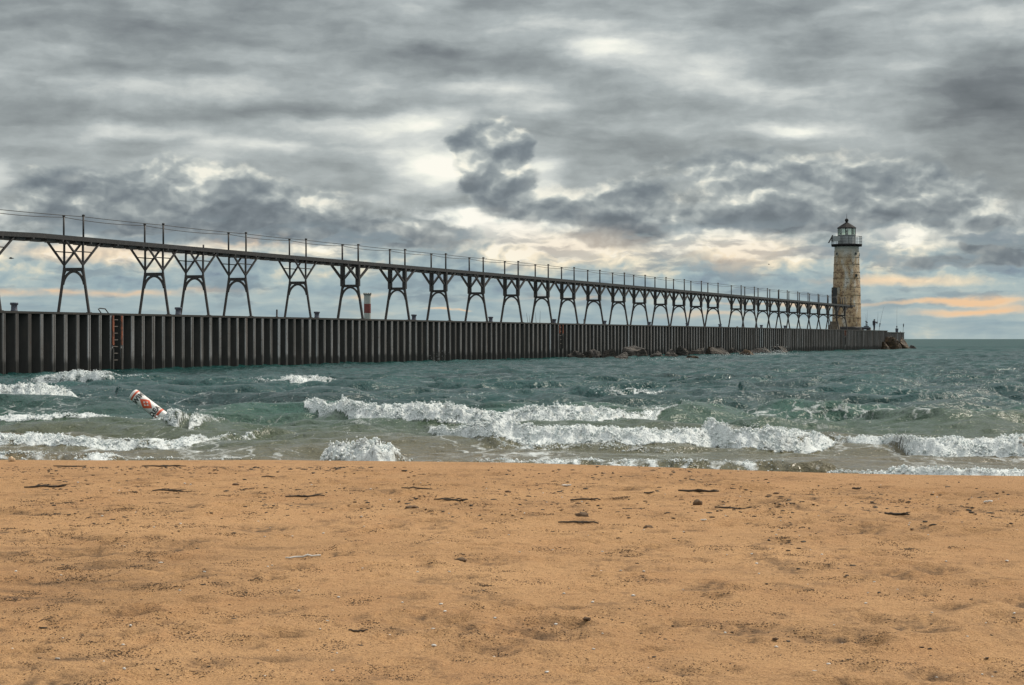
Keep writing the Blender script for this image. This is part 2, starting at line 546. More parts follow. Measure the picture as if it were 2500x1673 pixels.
def make_sand():
    m, T, b = material('beach_sand', rough=.95, spec=.2)
    p = geopos(T)
    big = T.noise(p, .55, 4, .55)
    mid = T.noise(T.vm('MULTIPLY', p, (3.0, 1.6, 1)), 1.0, 5, .6)
    grain = T.noise(p, 120.0, 3, .7)
    gr2 = T.noise(p, 34.0, 3, .65)
    c = T.ramp(big, [(.32, (.405, .236, .109)), (.68, (.505, .302, .145))])
    c = T.mix(T.m('MULTIPLY', T.mr(mid, .42, .72), .30), c, (.36, .18, .078))
    c = T.mix(T.mr(grain, .50, .66, 0, .75), c, (.20, .105, .05))
    c = T.mix(T.mr(grain, .46, .26, 0, .40), c, (.78, .50, .28))
    c = T.mix(T.mr(gr2, .54, .68, 0, .40), c, (.20, .11, .055))
    # drifts of dark mineral grains that gather in patches
    patch = T.noise(T.vm('ADD', p, (3.1, .4, 0)), .75, 3, .5)
    st = T.noise(T.vm('MULTIPLY', p, (7.0, 3.4, 1)), 1.0, 6, .68)
    dark = T.m('MULTIPLY', T.mr(patch, .36, .62), T.mr(st, .50, .66))
    c = T.mix(T.m('MULTIPLY', dark, .48), c, (.10, .065, .04))
    at_ = T.node('ShaderNodeAttribute', attribute_name='wet')
    c = T.mix(T.m('MULTIPLY', at_.outputs['Fac'], .35), c, (.30, .165, .085))
    at2 = T.node('ShaderNodeAttribute', attribute_name='dark_grains')
    c = T.mix(T.m('MULTIPLY', at2.outputs['Fac'], T.mr(gr2, .25, .55, .5, 1.0)), c, (.050, .036, .026))
    T.put(b.inputs['Base Color'], c)
    h = T.m('ADD', T.m('MULTIPLY', grain, .5), T.m('MULTIPLY', gr2, .6))
    h = T.m('ADD', h, T.m('MULTIPLY', T.noise(p, 13.0, 3, .6), 1.1))
    bump(T, b, h, 1.0, .022)
    ys = 1.5 + (34 - 1.5) * np.linspace(0, 1, 900) ** 1.35
    ks = np.linspace(-.62, .62, 900)
    Y = np.repeat(ys[:, None], 900, 1)
    K = np.repeat(ks[None, :], 900, 0)
    X = K * (Y + 4)
    yc = crest_y(X / np.maximum(Y, 3))
    q = Y - yc
    Z = CREST + np.where(q < 0, -q * .0065, 0)
    Z = Z - .13 * np.maximum(0, np.sqrt(np.maximum(q, 0) ** 2 + .5 ** 2) - .5)
    dry = sstep(0.5, -2.5, q)
    Z += .012 * fbm(X * .5, Y * .35, 3, 5) * (.3 + .7 * dry)
    Z += .005 * fbm(X * 2.2, Y * 1.6, 3, 9) * dry
    # trodden hollows and little scarps, many small ones
    dk = np.zeros_like(Z)
    rg = np.random.default_rng(21)
    for i in range(2600):
        yy = 4.5 + (17.2 - 4.5) * rg.random() ** .85
        kk = (rg.random() - .5) * .9
        xx = kk * (yy + 4)
        if yy > crest_y(np.array(xx / yy)) - .8:
            continue
        rx = rg.uniform(.02, .07) * (1 + (rg.random() < .12) * 1.2)
        ry = rx * rg.uniform(.7, 1.6)
        dep = rg.uniform(.006, .019) * (rx / .07) ** .6
        i0, i1 = np.searchsorted(ys, (yy - 3 * ry, yy + 3 * ry))
        c0 = int(np.clip(np.searchsorted(ks, (xx - 3 * rx) / (yy + 4)) - 1, 0, 899))
        c1 = int(np.clip(np.searchsorted(ks, (xx + 3 * rx) / (yy + 4)) + 1, 0, 899))
        if i1 <= i0 or c1 <= c0:
            continue
        sx, sy = X[i0:i1, c0:c1] - xx, Y[i0:i1, c0:c1] - yy
        wob = 1 + .5 * perlin(sx / rx * 1.3 + i * 3.7, sy / ry * 1.3 + i, 3)
        r2 = ((sx / rx) ** 2 + (sy / ry) ** 2) * wob
        Z[i0:i1, c0:c1] += -dep * np.exp(-r2 * 1.3) + dep * .55 * np.exp(-(np.sqrt(np.maximum(r2, 0)) - 1.5) ** 2 * 3)
        if rg.random() < .7:
            dk[i0:i1, c0:c1] = np.maximum(dk[i0:i1, c0:c1], rg.uniform(.3, 1.0) * np.exp(-r2 * .8) * np.clip(.55 + 1.3 * perlin(sx * 26 + i, sy * 14, 5), 0, 1))
    # long streaks of dark grains left by the wash
    for (px, py, hw, hh, g) in [(150, 1345, 210, 22, .8), (270, 1380, 250, 26, .5), (110, 1415, 120, 10, .6), (40, 1445, 110, 18, .8), (250, 1412, 150, 12, .7),
                                (200, 1455, 150, 24, .55), (170, 1610, 120, 12, .7), (640, 1612, 120, 7, .6), (470, 1320, 70, 9, .6), (640, 1325, 170, 14, .45),
                                (560, 1352, 150, 10, .5), (480, 1405, 90, 8, .5), (290, 1430, 160, 6, .5), (110, 1190, 60, 8, .7), (410, 1200, 60, 5, .6),
                                (740, 1213, 60, 6, .7), (1100, 1223, 50, 6, .7), (960, 1345, 80, 8, .5), (700, 1384, 50, 6, .5), (330, 1435, 90, 6, .55),
                                (1250 + 1100, 1290, 80, 7, .5), (1250 + 870, 1255, 50, 6, .5), (1250 + 620, 1217, 60, 6, .35), (1250 + 330, 1410, 70, 8, .3),
                                (1250 + 700, 1290, 200, 10, .2), (1250 + 500, 1665, 160, 10, .45), (980, 1662, 130, 10, .4)]:
        g0 = .47 + .0065 * 8
        D = (ZC - g0) * F / (py - HY)
        xx = (px - 1250) / F * D
        rx = hw / F * D
        ry = hh / F * D * (D / (ZC - g0))
        r2 = ((X - xx) / rx) ** 2 + ((Y - D) / ry) ** 2
        mk = r2 < 4
        n = fbm(X[mk] * 3.0 + px, Y[mk] * 6.0, 4, 11)
        dk[mk] = np.maximum(dk[mk], g * np.exp(-r2[mk]) * np.clip(.45 + n * 1.2, 0, 1))
        Z[mk] += -.012 * g * np.exp(-r2[mk])
    wet = sstep(-3.2, -.4, q + .5 * fbm(X * .4, Y * .2, 2, 3)) * .55 + sstep(.2, 1.2, q) * .45
    o = grid_mesh('sand', X, Y, Z, m, {'wet': wet, 'dark_grains': dk})
    tag(o, kind='structure')
    return X, Y, Z, ys, ks


SX, SY, SZ, _ys, _ks = make_sand()


def sand_z(x, y):
    i = int(np.clip(np.searchsorted(_ys, y), 0, 899))
    j = int(np.clip(np.searchsorted(_ks, x / (y + 4)), 0, 899))
    return float(SZ[i, j])


def on_sand(px, py):
    z = .5
    for _ in range(6):
        D = (ZC - z) * F / (py - HY)
        x = (px - 1250) / F * D
        z = sand_z(x, D)
    return Vector((x, D, z))


# ------------------------------------------------------------------ water with breakers
# toe: list of (px, py of the toe, py of the top, foam 0..1)
BRK = [
    dict(p=[(690, 1000, 996, .1), (735, 1015, 993, .7), (800, 1030, 988, 1), (870, 1042, 991, 1), (1000, 1047, 996, 1), (1100, 1049, 989, 1), (1190, 1050, 1000, 1), (1280, 1049, 993, 1), (1400, 1047, 999, 1), (1500, 1044, 1006, 1), (1600, 1036, 1012, .7), (1690, 1024, 1014, .1)], dn=.8, lf=.55, lb=2.2),
    dict(p=[(1030, 1052, 1047, .1), (1075, 1066, 1044, .8), (1130, 1082, 1043, 1), (1200, 1091, 1041, 1), (1300, 1095, 1049, 1), (1400, 1094, 1052, 1), (1500, 1096, 1055, 1), (1600, 1098, 1058, 1), (1700, 1096, 1052, 1), (1760, 1090, 1060, .6), (1800, 1080, 1072, .1)], dn=.8, lf=.5, lb=1.6),
    dict(p=[(1700, 1078, 1068, .3), (1735, 1088, 1032, 1), (1800, 1096, 1038, 1), (1870, 1099, 1045, 1), (1950, 1098, 1052, 1), (2010, 1093, 1060, 1), (2050, 1086, 1073, .5), (2090, 1084, 1078, .2)], dn=.8, lf=.45, lb=1.3, dy=-.25),
    dict(p=[(2020, 1080, 1072, .2), (2090, 1088, 1070, .7), (2160, 1092, 1070, .9), (2220, 1104, 1069, 1), (2300, 1110, 1071, 1), (2400, 1111, 1074, 1), (2500, 1113, 1077, 1), (2700, 1113, 1080, 1), (3100, 1115, 1083, .9), (3400, 1113, 1105, .2)], dn=.8, lf=.45, lb=1.5),
    dict(p=[(-420, 988, 962, .4), (-250, 990, 944, 1), (0, 991, 936, 1), (60, 991, 932, 1), (120, 990, 938, 1), (165, 989, 952, 1), (195, 988, 966, .8), (240, 987, 974, .5), (300, 986, 980, .1)], lf=.7, lb=2.5, dn=.8),
    dict(p=[(40, 942, 938, .1), (95, 943, 916, .8), (150, 944, 908, .9), (230, 945, 907, .8), (290, 945, 909, .3), (400, 944, 914, 0), (500, 942, 934, 0)], lf=.8, lb=3.0, f0=.45, dn=.6),
    dict(p=[(-420, 1045, 1030, .6), (-200, 1045, 1022, .9), (0, 1040, 1021, .9), (100, 1042, 1020, .9), (200, 1043, 1020, .9), (300, 1041, 1024, .9), (360, 1044, 1028, .85), (390, 1049, 1027, .95), (412, 1056, 1018, 1), (430, 1060, 1020, 1), (455, 1062, 1022, .95), (485, 1050, 1010, .7), (505, 1044, 1016, .1), (560, 1048, 1026, 0), (620, 1048, 1044, 0)], lf=.5, lb=1.6),
    dict(p=[(-420, 1097, 1075, .8), (-200, 1097, 1072, .9), (0, 1094, 1069, .9), (150, 1096, 1069, .9), (300, 1095, 1072, .9), (400, 1092, 1072, .85), (480, 1087, 1066, .75), (560, 1078, 1058, .5), (620, 1070, 1052, .45), (660, 1066, 1054, 0), (760, 1064, 1056, 0)], lf=.4, lb=1.3),
    dict(p=[(765, 1150, 1125, .3), (795, 1157, 1092, 1), (850, 1160, 1080, 1), (910, 1160, 1082, 1), (955, 1158, 1090, 1), (985, 1150, 1112, .4), (1020, 1140, 1125, .1)], lf=.45, lb=.9),
    dict(p=[(580, 944, 940, 0), (640, 950, 922, .4), (670, 953, 920, .9), (710, 956, 927, 1), (750, 956, 926, 1), (790, 955, 922, .6), (830, 955, 926, 0), (960, 954, 935, 0), (1080, 950, 942, 0)], lf=.9, lb=3.0, f0=.2, dn=.5),
    dict(p=[(1280, 968, 965, 0), (1400, 980, 950, 0), (1480, 984, 945, .25), (1560, 984, 947, .55), (1600, 984, 948, .5), (1640, 984, 950, .1), (1740, 984, 955, 0), (1850, 978, 968, 0)], lf=1.1, lb=3.5, f0=.4),
    dict(p=[(2060, 1020, 1016, 0), (2150, 1036, 1006, 0), (2310, 1046, 999, 0), (2420, 1046, 1003, 0), (2560, 1040, 1006, 0), (2700, 1030, 1020, 0)], lf=.9, lb=2.5),
    dict(p=[(1150, 1085, 1080, .2), (1220, 1098, 1082, .45), (1320, 1103, 1088, .45), (1400, 1100, 1090, .35), (1520, 1104, 1094, .3), (1620, 1108, 1098, .3), (1700, 1104, 1098, .1)], lf=.3, lb=.5),
    dict(p=[(1160, 1132, 1120, .3), (1200, 1135, 1117, .6), (1300, 1138, 1124, .6), (1450, 1142, 1127, .5), (1600, 1148, 1127, .5), (1750, 1152, 1130, .4), (1850, 1155, 1131, .4), (1940, 1158, 1122, .1), (2010, 1160, 1124, 0), (2080, 1160, 1150, 0)], lf=.35, lb=.8),
    dict(p=[(2030, 1168, 1145, .5), (2120, 1172, 1150, .8), (2250, 1176, 1148, .8), (2340, 1180, 1144, .9), (2420, 1184, 1150, .8), (2520, 1186, 1152, .9), (3400, 1192, 1162, .8)], lf=.35, lb=.8),
    dict(p=[(-300, 1130, 1116, .3), (0, 1134, 1118, .35), (150, 1134, 1120, .3), (255, 1136, 1112, .6), (285, 1134, 1120, .2), (500, 1134, 1122, .15), (700, 1134, 1124, .1)], lf=.3, lb=.6),
    dict(p=[(1000, 1000, 998, 0), (1300, 935, 928, 0), (1500, 930, 922, 0), (1800, 945, 936, 0), (2000, 940, 934, 0)], lf=1.2, lb=3.0),
    dict(p=[(1640, 1040, 1036, .1), (1720, 1042, 1030, .35), (1850, 1044, 1028, .3), (1950, 1046, 1036, .25), (2060, 1044, 1040, .1)], lf=.35, lb=1.2),
]
PAD = 1.0


def prep_breakers():
    for bk in BRK:
        P = np.array(bk['p'], float)
        D = ZC * F / (P[:, 1] - HY) + bk.get('dy', 0)
        bk['x'] = (P[:, 0] - 1250) / F * D
        bk['y'] = D
        bk['h'] = np.maximum((P[:, 1] - P[:, 2]) / F * D * .90, 0)
        bk['fm'] = P[:, 3]
        o = np.argsort(bk['x'])
        for k in ('x', 'y', 'h', 'fm'):
            bk[k] = bk[k][o]


prep_breakers()
_wr = np.random.default_rng(5)
NW = 110
WL = np.exp(_wr.uniform(np.log(.28), np.log(6.0), NW))
WD = _wr.normal(R(-100), R(34), NW)         # direction of travel: towards the shore
WP = _wr.random(NW) * 2 * np.pi
WA = .0118 * WL ** .82 * _wr.uniform(.5, 1.2, NW)


def smooth_interp(x, xs, ys):
    """monotone-ish smooth interpolation: linear + light blur by averaging shifted samples"""
    s = 0
    for dlt, wgt in ((-.10, .25), (0, .5), (.10, .25)):
        s = s + wgt * np.interp(x + dlt, xs, ys, left=0 if ys is not None and False else ys[0], right=ys[-1])
    return s


def water_state(X, Y, dres):
    """height, foam and shallow factor at points; dres = local grid spacing"""
    Z = np.zeros_like(X)
    shore = crest_y(X / np.maximum(Y, 5)) + 4.0
    ds = Y - shore
    damp = sstep(0, 40, ds) * .6 + .4
    damp *= .45 + .55 * sstep(1.5, 10, ds)
    gust = 1 + .45 * fbm(X / 14, Y / 22, 2, 41)
    for L, dr, ph, a in zip(WL, WD, WP, WA):
        k = 2 * np.pi / L
        fil = sstep(2.0, 4.0, L / dres) * (1 - (.52 * sstep(58, 80, Y) + .20 * sstep(90, 130, Y)) * sstep(1.0, 2.5, np.full_like(Y, L))) * (1 if L > .7 else .7)
        if np.max(fil) <= 0:
            continue
        t = k * (X * math.cos(dr) + Y * math.sin(dr)) + ph + .9 * perlin(X / (L * 2.3) + ph * 9, Y / (L * 2.3), int(ph * 7))
        if L > 2:
            a = a * (1 + .8 * sstep(30, 40, Y) * sstep(74, 55, Y))
        s = np.sin(t)
        Z += a * fil * ((1 - np.abs(np.cos(t * .5))) * 2.1 - .75 if L > .5 else s) * gust
    Z *= damp
    Z = np.where(Z > 0, .46 * np.tanh(Z / .46), Z)
    foam = np.zeros_like(X)
    ridged = 0
    for bi, bk in enumerate(BRK):
        x0, x1 = bk['x'][0], bk['x'][-1]
        y0, y1 = bk['y'].min() - 1.5, bk['y'].max() + 4 * bk['lb']
        mk = (X > x0 - .5) & (X < x1 + .5) & (Y > y0) & (Y < y1)
        if not mk.any():
            continue
        x, y = X[mk], Y[mk]
        wob = .22 * fbm(x * 1.2 + bi * 7, y * 1.0 + bi, 4, 50 + bi, .55)
        yt = np.interp(x, bk['x'], bk['y']) + wob
        h = np.interp(x, bk['x'], bk['h']) * sstep(x0 - .5, x0 + .3, x) * sstep(x1 + .5, x1 - .3, x)
        fm = np.interp(x, bk['x'], bk['fm'])
        lf, lb = bk['lf'], bk['lb']
        q = y - yt
        h = h * (1 + .22 * fbm(x * 1.7 + 3, q * .4 + bi, 3, 70 + bi))
        front = sstep(-.03, lf, q) ** .8
        back = np.exp(-np.maximum(q - lf, 0) / lb * 1.3)
        prof = front * back
        lump = 1.3 - 3.2 * np.abs(fbm(x * 3.6, q * 4.2 + bi * 3, 4, 90 + bi, .6))
        brk = np.clip(1.0 + .8 * fbm(x * 2.1 + 5, q * 3.0, 4, 110 + bi, .6), bk.get('dn', .35), 1.1)
        f0 = bk.get('f0', 0) * lf
        inface = sstep(f0 - .12, f0 + .06, q) * sstep(lf + .9, lf * .6, q)
        fz = fm * inface
        Z[mk] = Z[mk] * (1 - .6 * np.clip(prof, 0, 1) * (h > .1)) + h * prof + fz * .050 * lump * np.clip(h / .3, .3, 1.2)
        trail = fm * sstep(-.05, .1, q) * np.exp(-np.maximum(q - lf, 0) / (lb * .9)) * .52
        foam[mk] = np.maximum(foam[mk], np.maximum(fz * brk * (.92 + .16 * lump), trail))
    Z -= .14 * sstep(4, -14, X) * np.exp(-((Y - 88) / 13) ** 2)
    # the trough the buoy is rolling in
    bq = np.exp(-((X + 7.3) / 1.3) ** 2 - ((Y - 40.6) / 2.4) ** 2)
    Z = Z * (1 - .8 * np.clip(bq * 1.3, 0, 1)) - .05 * bq
    # thin old foam lying between the breakers
    old = .36 * sstep(80, 34, Y)
    foam = np.maximum(foam, old * np.clip(.55 + .8 * fbm(X * .45, Y * .16, 3, 33), 0, 1))
    shallow = np.clip(sstep(54, 23, Y) + .12 * fbm(X * .2, Y * .12, 2, 77), 0, 1)
    return Z, foam, shallow


def make_water():
    m, T, b = material('lake_water', rough=.10, spec=.5)
    b.inputs['IOR'].default_value = 1.333
    p = geopos(T)
    sh = T.node('ShaderNodeAttribute', attribute_name='shallow').outputs['Fac']
    fo = T.node('ShaderNodeAttribute', attribute_name='foam').outputs['Fac']
    mott = T.noise(T.vm('MULTIPLY', p, (.22, .10, 1)), 1.0, 4, .55)
    deep = T.ramp(mott, [(.3, (.004, .030, .030)), (.7, (.011, .066, .061))])
    c = T.ramp(sh, [(0, (0, 0, 0)), (.4, (.022, .080, .058)), (.8, (.066, .082, .046)), (1.0, (.130, .108, .060))])
    c = T.mix(T.mr(sh, .0, .42, 0, 1), deep, c)
    # foam: lace of cells and fine froth
    pw = T.vm('ADD', p, T.vm('MULTIPLY', T.vm('SUBTRACT', T.noise(p, 2.2, 3, .6, out='Color'), (.5, .5, .5)), (.5, .5, .5)))
    lace = T.voro(T.vm('MULTIPLY', pw, (2.6, 1.1, 2.0)), 1.0, 'DISTANCE_TO_EDGE')
    lace = T.mr(lace, .22, .0)
    fr = T.noise(T.vm('MULTIPLY', p, (1, .6, 1)), 9.0, 6, .7)
    fr2 = T.noise(T.vm('MULTIPLY', p, (.55, .22, 1)), 2.6, 5, .65)
    tex = T.m('ADD', T.m('MULTIPLY', lace, .28), T.m('ADD', T.m('MULTIPLY', fr, .62), T.m('MULTIPLY', fr2, .62)))
    mask = T.mr(T.m('ADD', fo, T.m('MULTIPLY', T.m('SUBTRACT', tex, .70), 1.05)), .40, .72)
    c = T.mix(mask, c, (.66, .71, .71))
    T.put(b.inputs['Base Color'], c)
    ft = T.node('ShaderNodeAttribute', attribute_name='far').outputs['Fac']     # unresolved ripples widen the reflection
    T.put(b.inputs['Roughness'], T.m('ADD', T.m('MULTIPLY', mask, .6), T.m('ADD', T.m('MULTIPLY', ft, .25), .10)))
    T.put(b.inputs['Specular IOR Level'], T.m('SUBTRACT', T.m('SUBTRACT', .38, T.m('MULTIPLY', ft, .26)), T.m('MULTIPLY', mask, .2), clamp=True))
    r1 = T.noise(T.vm('MULTIPLY', p, (1.0, .75, 1)), 2.6, 5, .62)
    r2 = T.noise(T.vm('MULTIPLY', p, (1.0, .8, 1)), 11.0, 4, .6)
    r0 = T.noise(T.vm('MULTIPLY', p, (1.0, .7, 1)), .55, 4, .6)
    h = T.m('ADD', T.m('MULTIPLY', r1, 1.0), T.m('ADD', T.m('MULTIPLY', r2, .22), T.m('MULTIPLY', r0, 2.2)))
    h = T.m('ADD', h, T.m('MULTIPLY', T.m('MULTIPLY', fr, mask), .35))
    bn = bump(T, b, h, 1.0, .14)
    T.put(bn.inputs['Strength'], T.m('SUBTRACT', 1.0, T.m('MULTIPLY', ft, .75)))
    y1 = np.arange(16.5, 55, .045)
    y1 = np.concatenate([y1, np.arange(55, 76, .065)])
    y2 = 76 * 1.0024 ** np.arange(0, 720)
    y3 = y2[-1] * 1.045 ** np.arange(1, 112)
    ys = np.concatenate([y1, y2, y3])
    NC = 1050
    ks = np.linspace(-.42, .42, NC)
    Y = np.repeat(ys[:, None], NC, 1)
    K = np.repeat(ks[None, :], len(ys), 0)
    X = K * (Y + 3)
    dy = np.gradient(ys)[:, None] * np.ones((1, NC))
    dres = np.maximum(dy * .55, (ks[1] - ks[0]) * Y)
    Z, foam, sh_ = water_state(X, Y, dres)
    far = sstep(600, 2500, Y)
    Z = Z * (1 - far)
    o = grid_mesh('water', X, Y, Z, m, {'foam': foam, 'shallow': sh_, 'far': sstep(60, 400, Y)})
    tag(o, kind='structure')
    return X, Y, Z, ys, ks


WX, WY, WZ, wys, wks = make_water()


def water_z(x, y):
    i = np.clip(np.searchsorted(wys, y), 0, len(wys) - 1)
    j = np.clip(np.searchsorted(wks, x / (y + 3)), 0, len(wks) - 1)
    return WZ[i, j]


def ico():
    bm = bmesh.new()
    bmesh.ops.create_icosphere(bm, subdivisions=1, radius=1)
    v = np.array([q.co[:] for q in bm.verts])
    f = np.array([[a.index for a in q.verts] for q in bm.faces])
    bm.free()
    return v, f


ICO_V, ICO_F = ico()


def blobs_mesh(name, C, Rr, mat, squash=(1, 1, 1), seed=1, jit=.35):
    """a mass of tiny lumps in one mesh (froth, grit)"""
    rg = np.random.default_rng(seed)
    n = len(C)
    nv, nf = len(ICO_V), len(ICO_F)
    # one random rotation per lump about z plus per-vertex jitter
    a = rg.random(n) * 6.283
    ca, sa = np.cos(a)[:, None], np.sin(a)[:, None]
    V = np.repeat(ICO_V[None], n, 0) * (1 + jit * (rg.random((n, nv, 1)) - .5) * 2)
    sc = np.array(squash)[None, None] * (1 + .5 * (rg.random((n, 1, 3)) - .5))
    V = V * sc
    vx = V[..., 0] * ca - V[..., 1] * sa
    vy = V[..., 0] * sa + V[..., 1] * ca
    V = np.stack([vx, vy, V[..., 2]], -1) * Rr[:, None, None] + C[:, None, :]
    Fc = (ICO_F[None] + (np.arange(n) * nv)[:, None, None]).reshape(-1, 3)
    me = bpy.data.meshes.new(name)
    me.vertices.add(n * nv)
    me.vertices.foreach_set('co', V.reshape(-1).astype(np.float32))
    me.loops.add(Fc.size)
    me.loops.foreach_set('vertex_index', Fc.ravel().astype(np.int32))
    me.polygons.add(len(Fc))
    me.polygons.foreach_set('loop_start', np.arange(0, Fc.size, 3, dtype=np.int32))
    me.polygons.foreach_set('use_smooth', np.ones(len(Fc), dtype=bool))
    me.update(calc_edges=True)
    me.materials.append(mat)
    o = bpy.data.objects.new(name, me)
    COL.objects.link(o)
    return o


def foam_mat():
    m, T, b = material('white_froth', (.90, .92, .92), .7, 0, .3)
    b.inputs['Subsurface Weight'].default_value = 0.0
    n = T.noise(geopos(T), 14, 3, .6)
    T.put(b.inputs['Base Color'], T.ramp(n, [(.3, (.50, .58, .58)), (.6, (.76, .79, .79))]))
    return m


MFOAM = foam_mat()


def make_froth():
    rg = np.random.default_rng(77)
    Cs, Rs = [], []
    for bi, bk in enumerate(BRK):
        L = bk['x'][-1] - bk['x'][0]
        lf = bk['lf']
        N = int(L * 2600)
        x = rg.uniform(bk['x'][0], bk['x'][-1], N)
        fm = np.interp(x, bk['x'], bk['fm'])
        h = np.interp(x, bk['x'], bk['h'])
        q = rg.uniform(bk.get('f0', 0) * lf - .06, lf + .25, N)
        yb = np.interp(x, bk['x'], bk['y']) + q
        wob = .22 * fbm(x * 1.2 + bi * 7, yb * 1.0 + bi, 4, 50 + bi, .55)
        y = np.interp(x, bk['x'], bk['y']) + wob + q
        clump = fbm(x * 3.2, q * 3.2 + bi * 5, 3, 15 + bi)
        keep = (rg.random(N) < (fm ** 1.4) * np.clip(.30 + 1.1 * clump, 0, .9)) & (fm > .12)
        x, y, q, h, fm = x[keep], y[keep], q[keep], h[keep], fm[keep]
        z = water_z(x, y)
        r = np.exp(rg.normal(np.log(.0085), .42, len(x))) * (.7 + .5 * np.clip(h / .35, 0, 1))
        r = np.clip(r, .004, .022)
        up = np.abs(rg.normal(0, .014, len(x))) * (.5 + h * 2)
        Cs.append(np.stack([x, y, z + up * .8], -1)); Rs.append(r)
        # spray flung off the crest in tufts
        N = int(L * 420)
        x = rg.uniform(bk['x'][0], bk['x'][-1], N)
        fm = np.interp(x, bk['x'], bk['fm'])
        h = np.interp(x, bk['x'], bk['h'])
        tuft = np.clip(fbm(x * 4.5, x * 0 + bi * 3, 3, 25 + bi) * 1.5, 0, 1.3)
        keep = (rg.random(N) < fm * (.15 + tuft)) & (fm > .25)
        x, h, tuft = x[keep], h[keep], tuft[keep]
        q = lf * rg.uniform(.35, 1.15, len(x))
        y = np.interp(x, bk['x'], bk['y']) + q
        z = water_z(x, y) + rg.exponential(.022, len(x)) * (.3 + tuft) * np.clip(h / .3, .3, 1.3)
        r = np.clip(np.exp(rg.normal(np.log(.0065), .4, len(x))), .003, .014)
        Cs.append(np.stack([x, y, z], -1)); Rs.append(r)
    # the burst of spray at the buoy's foot
    c = on_water(428, 1046)
    n = 420
    Cs.append(np.stack([c.x + rg.normal(0, .16, n), c.y + rg.normal(0, .12, n), .03 + np.abs(rg.normal(0, .10, n))], -1))
    Rs.append(rg.uniform(.006, .018, n))
    # spray on the whitecap in the middle and on the rocks by the pier
    for (px, py, sx, sz, n, r0) in ((1570, 984, .20, .05, 400, .009), (1895, 868, .7, .34, 420, .022), (1870, 868, 1.6, .14, 500, .024),
                                    (1790, 872, 1.2, .10, 250, .022), (1640, 880, 1.5, .08, 200, .022), (2220, 852, .8, .15, 120, .022),
                                    (1068, 890, .25, .35, 50, .012)):
        c = on_water(px, py)
        z0 = .25 if px == 1585 else .0
        Cs.append(np.stack([c.x + rg.normal(0, sx, n), c.y + rg.normal(0, .3, n), z0 + np.abs(rg.normal(0, sz, n))], -1))
        Rs.append(rg.uniform(.4, 1.3, n) * r0)
    C, Rr = np.concatenate(Cs), np.concatenate(Rs)
    o = blobs_mesh('sea_foam', C, Rr, MFOAM)
    tag(o, 'white froth and spray on the breaking waves', 'foam', kind='stuff')
    print('froth lumps', len(C))


make_froth()

# ------------------------------------------------------------------ pier geometry frame
PT = 2.82                                    # pier top above water
A_ = math.atan((3090 - 1250) / F)
U = Vector((math.sin(A_), math.cos(A_), 0))
N_ = Vector((math.cos(A_), -math.sin(A_), 0))      # out of the pier face, to the viewer
D0 = (PT - ZC) * F / 69.4
P0 = Vector((-1250 / F * D0, D0, 0))
ZV = Vector((0, 0, 1))


def pp(s, t, z):
    """s along the pier, t back from its face, z above water"""
    return P0 + U * s - N_ * t + ZV * z


def s_of(px, t):
    k = (px - 1250) / F
    return (k * (P0.y - t * N_.y) - P0.x + t * N_.x) / (U.x - k * U.y)


# materials
def steel_light():
    m, T, b = material('worn_pile_steel', rough=.65, metal=0, spec=.4)
    p = geopos(T)
    st = T.noise(T.vm('MULTIPLY', p, (2.2, 2.2, .22)), 1.0, 6, .65)
    sp = T.noise(p, 9, 5, .7)
    big = T.noise(T.vm('MULTIPLY', p, (.35, .35, .05)), 1.0, 3, .6)
    c = T.ramp(st, [(.25, (.085, .08, .075)), (.5, (.22, .215, .21)), (.75, (.40, .41, .43))])
    c = T.mix(T.mr(big, .55, .75, 0, .55), c, (.46, .55, .62))
    rib = T.noise(T.vm('MULTIPLY', p, (.55, .75, .03)), 1.0, 3, .7)
    c = T.mix(T.mr(rib, .52, .36, 0, .75), c, (.07, .062, .056))
    c = T.mix(T.mr(rib, .58, .72, 0, .5), c, (.20, .115, .075))
    c = T.mix(T.mr(sp, .56, .68, 0, .7), c, (.10, .052, .032))
    c = T.mix(T.mr(sp, .40, .26, 0, .6), c, (.045, .04, .038))
    z = T.sep(p)[2]
    wl = T.mr(T.m('ADD', z, T.m('MULTIPLY', T.m('SUBTRACT', T.noise(p, 1.2, 3, .6), .5), .9)), .75, .35)
    c = T.mix(T.m('MULTIPLY', wl, .85), c, (.022, .024, .022))
    T.put(b.inputs['Base Color'], c)
    return m


def steel_dark():
    m, T, b = material('rusted_pile_steel', rough=.75, spec=.3)
    p = geopos(T)
    st = T.noise(T.vm('MULTIPLY', p, (1.6, 1.6, .5)), 1.0, 6, .65)
    c = T.ramp(st, [(.3, (.034, .033, .031)), (.55, (.050, .048, .045)), (.78, (.082, .068, .057))])
    T.put(b.inputs['Base Color'], c)
    bump(T, b, T.noise(p, 12, 4, .6), .3, .02)
    return m


M_PL, M_PD = steel_light(), steel_dark()
M_CONC = varied('pier_concrete', (.16, .15, .14), (.30, .29, .27), 2.0, .85, bmp=.3)
M_IRON = varied('catwalk_iron', (.030, .029, .030), (.058, .054, .052), 6, .55, spec=.4)
M_DECK = varied('catwalk_planks', (.060, .055, .045), (.11, .10, .085), 5, .8)
M_BOLL = varied('bollard_iron', (.05, .06, .09), (.10, .11, .14), 9, .55)
M_RUST = varied('orange_rust', (.07, .035, .025), (.30, .090, .045), 9, .85, lo=.38, hi=.60, stretch=(1, 1, .5))
M_RUNG = varied('ladder_steel', (.12, .09, .07), (.22, .2, .18), 9, .6)


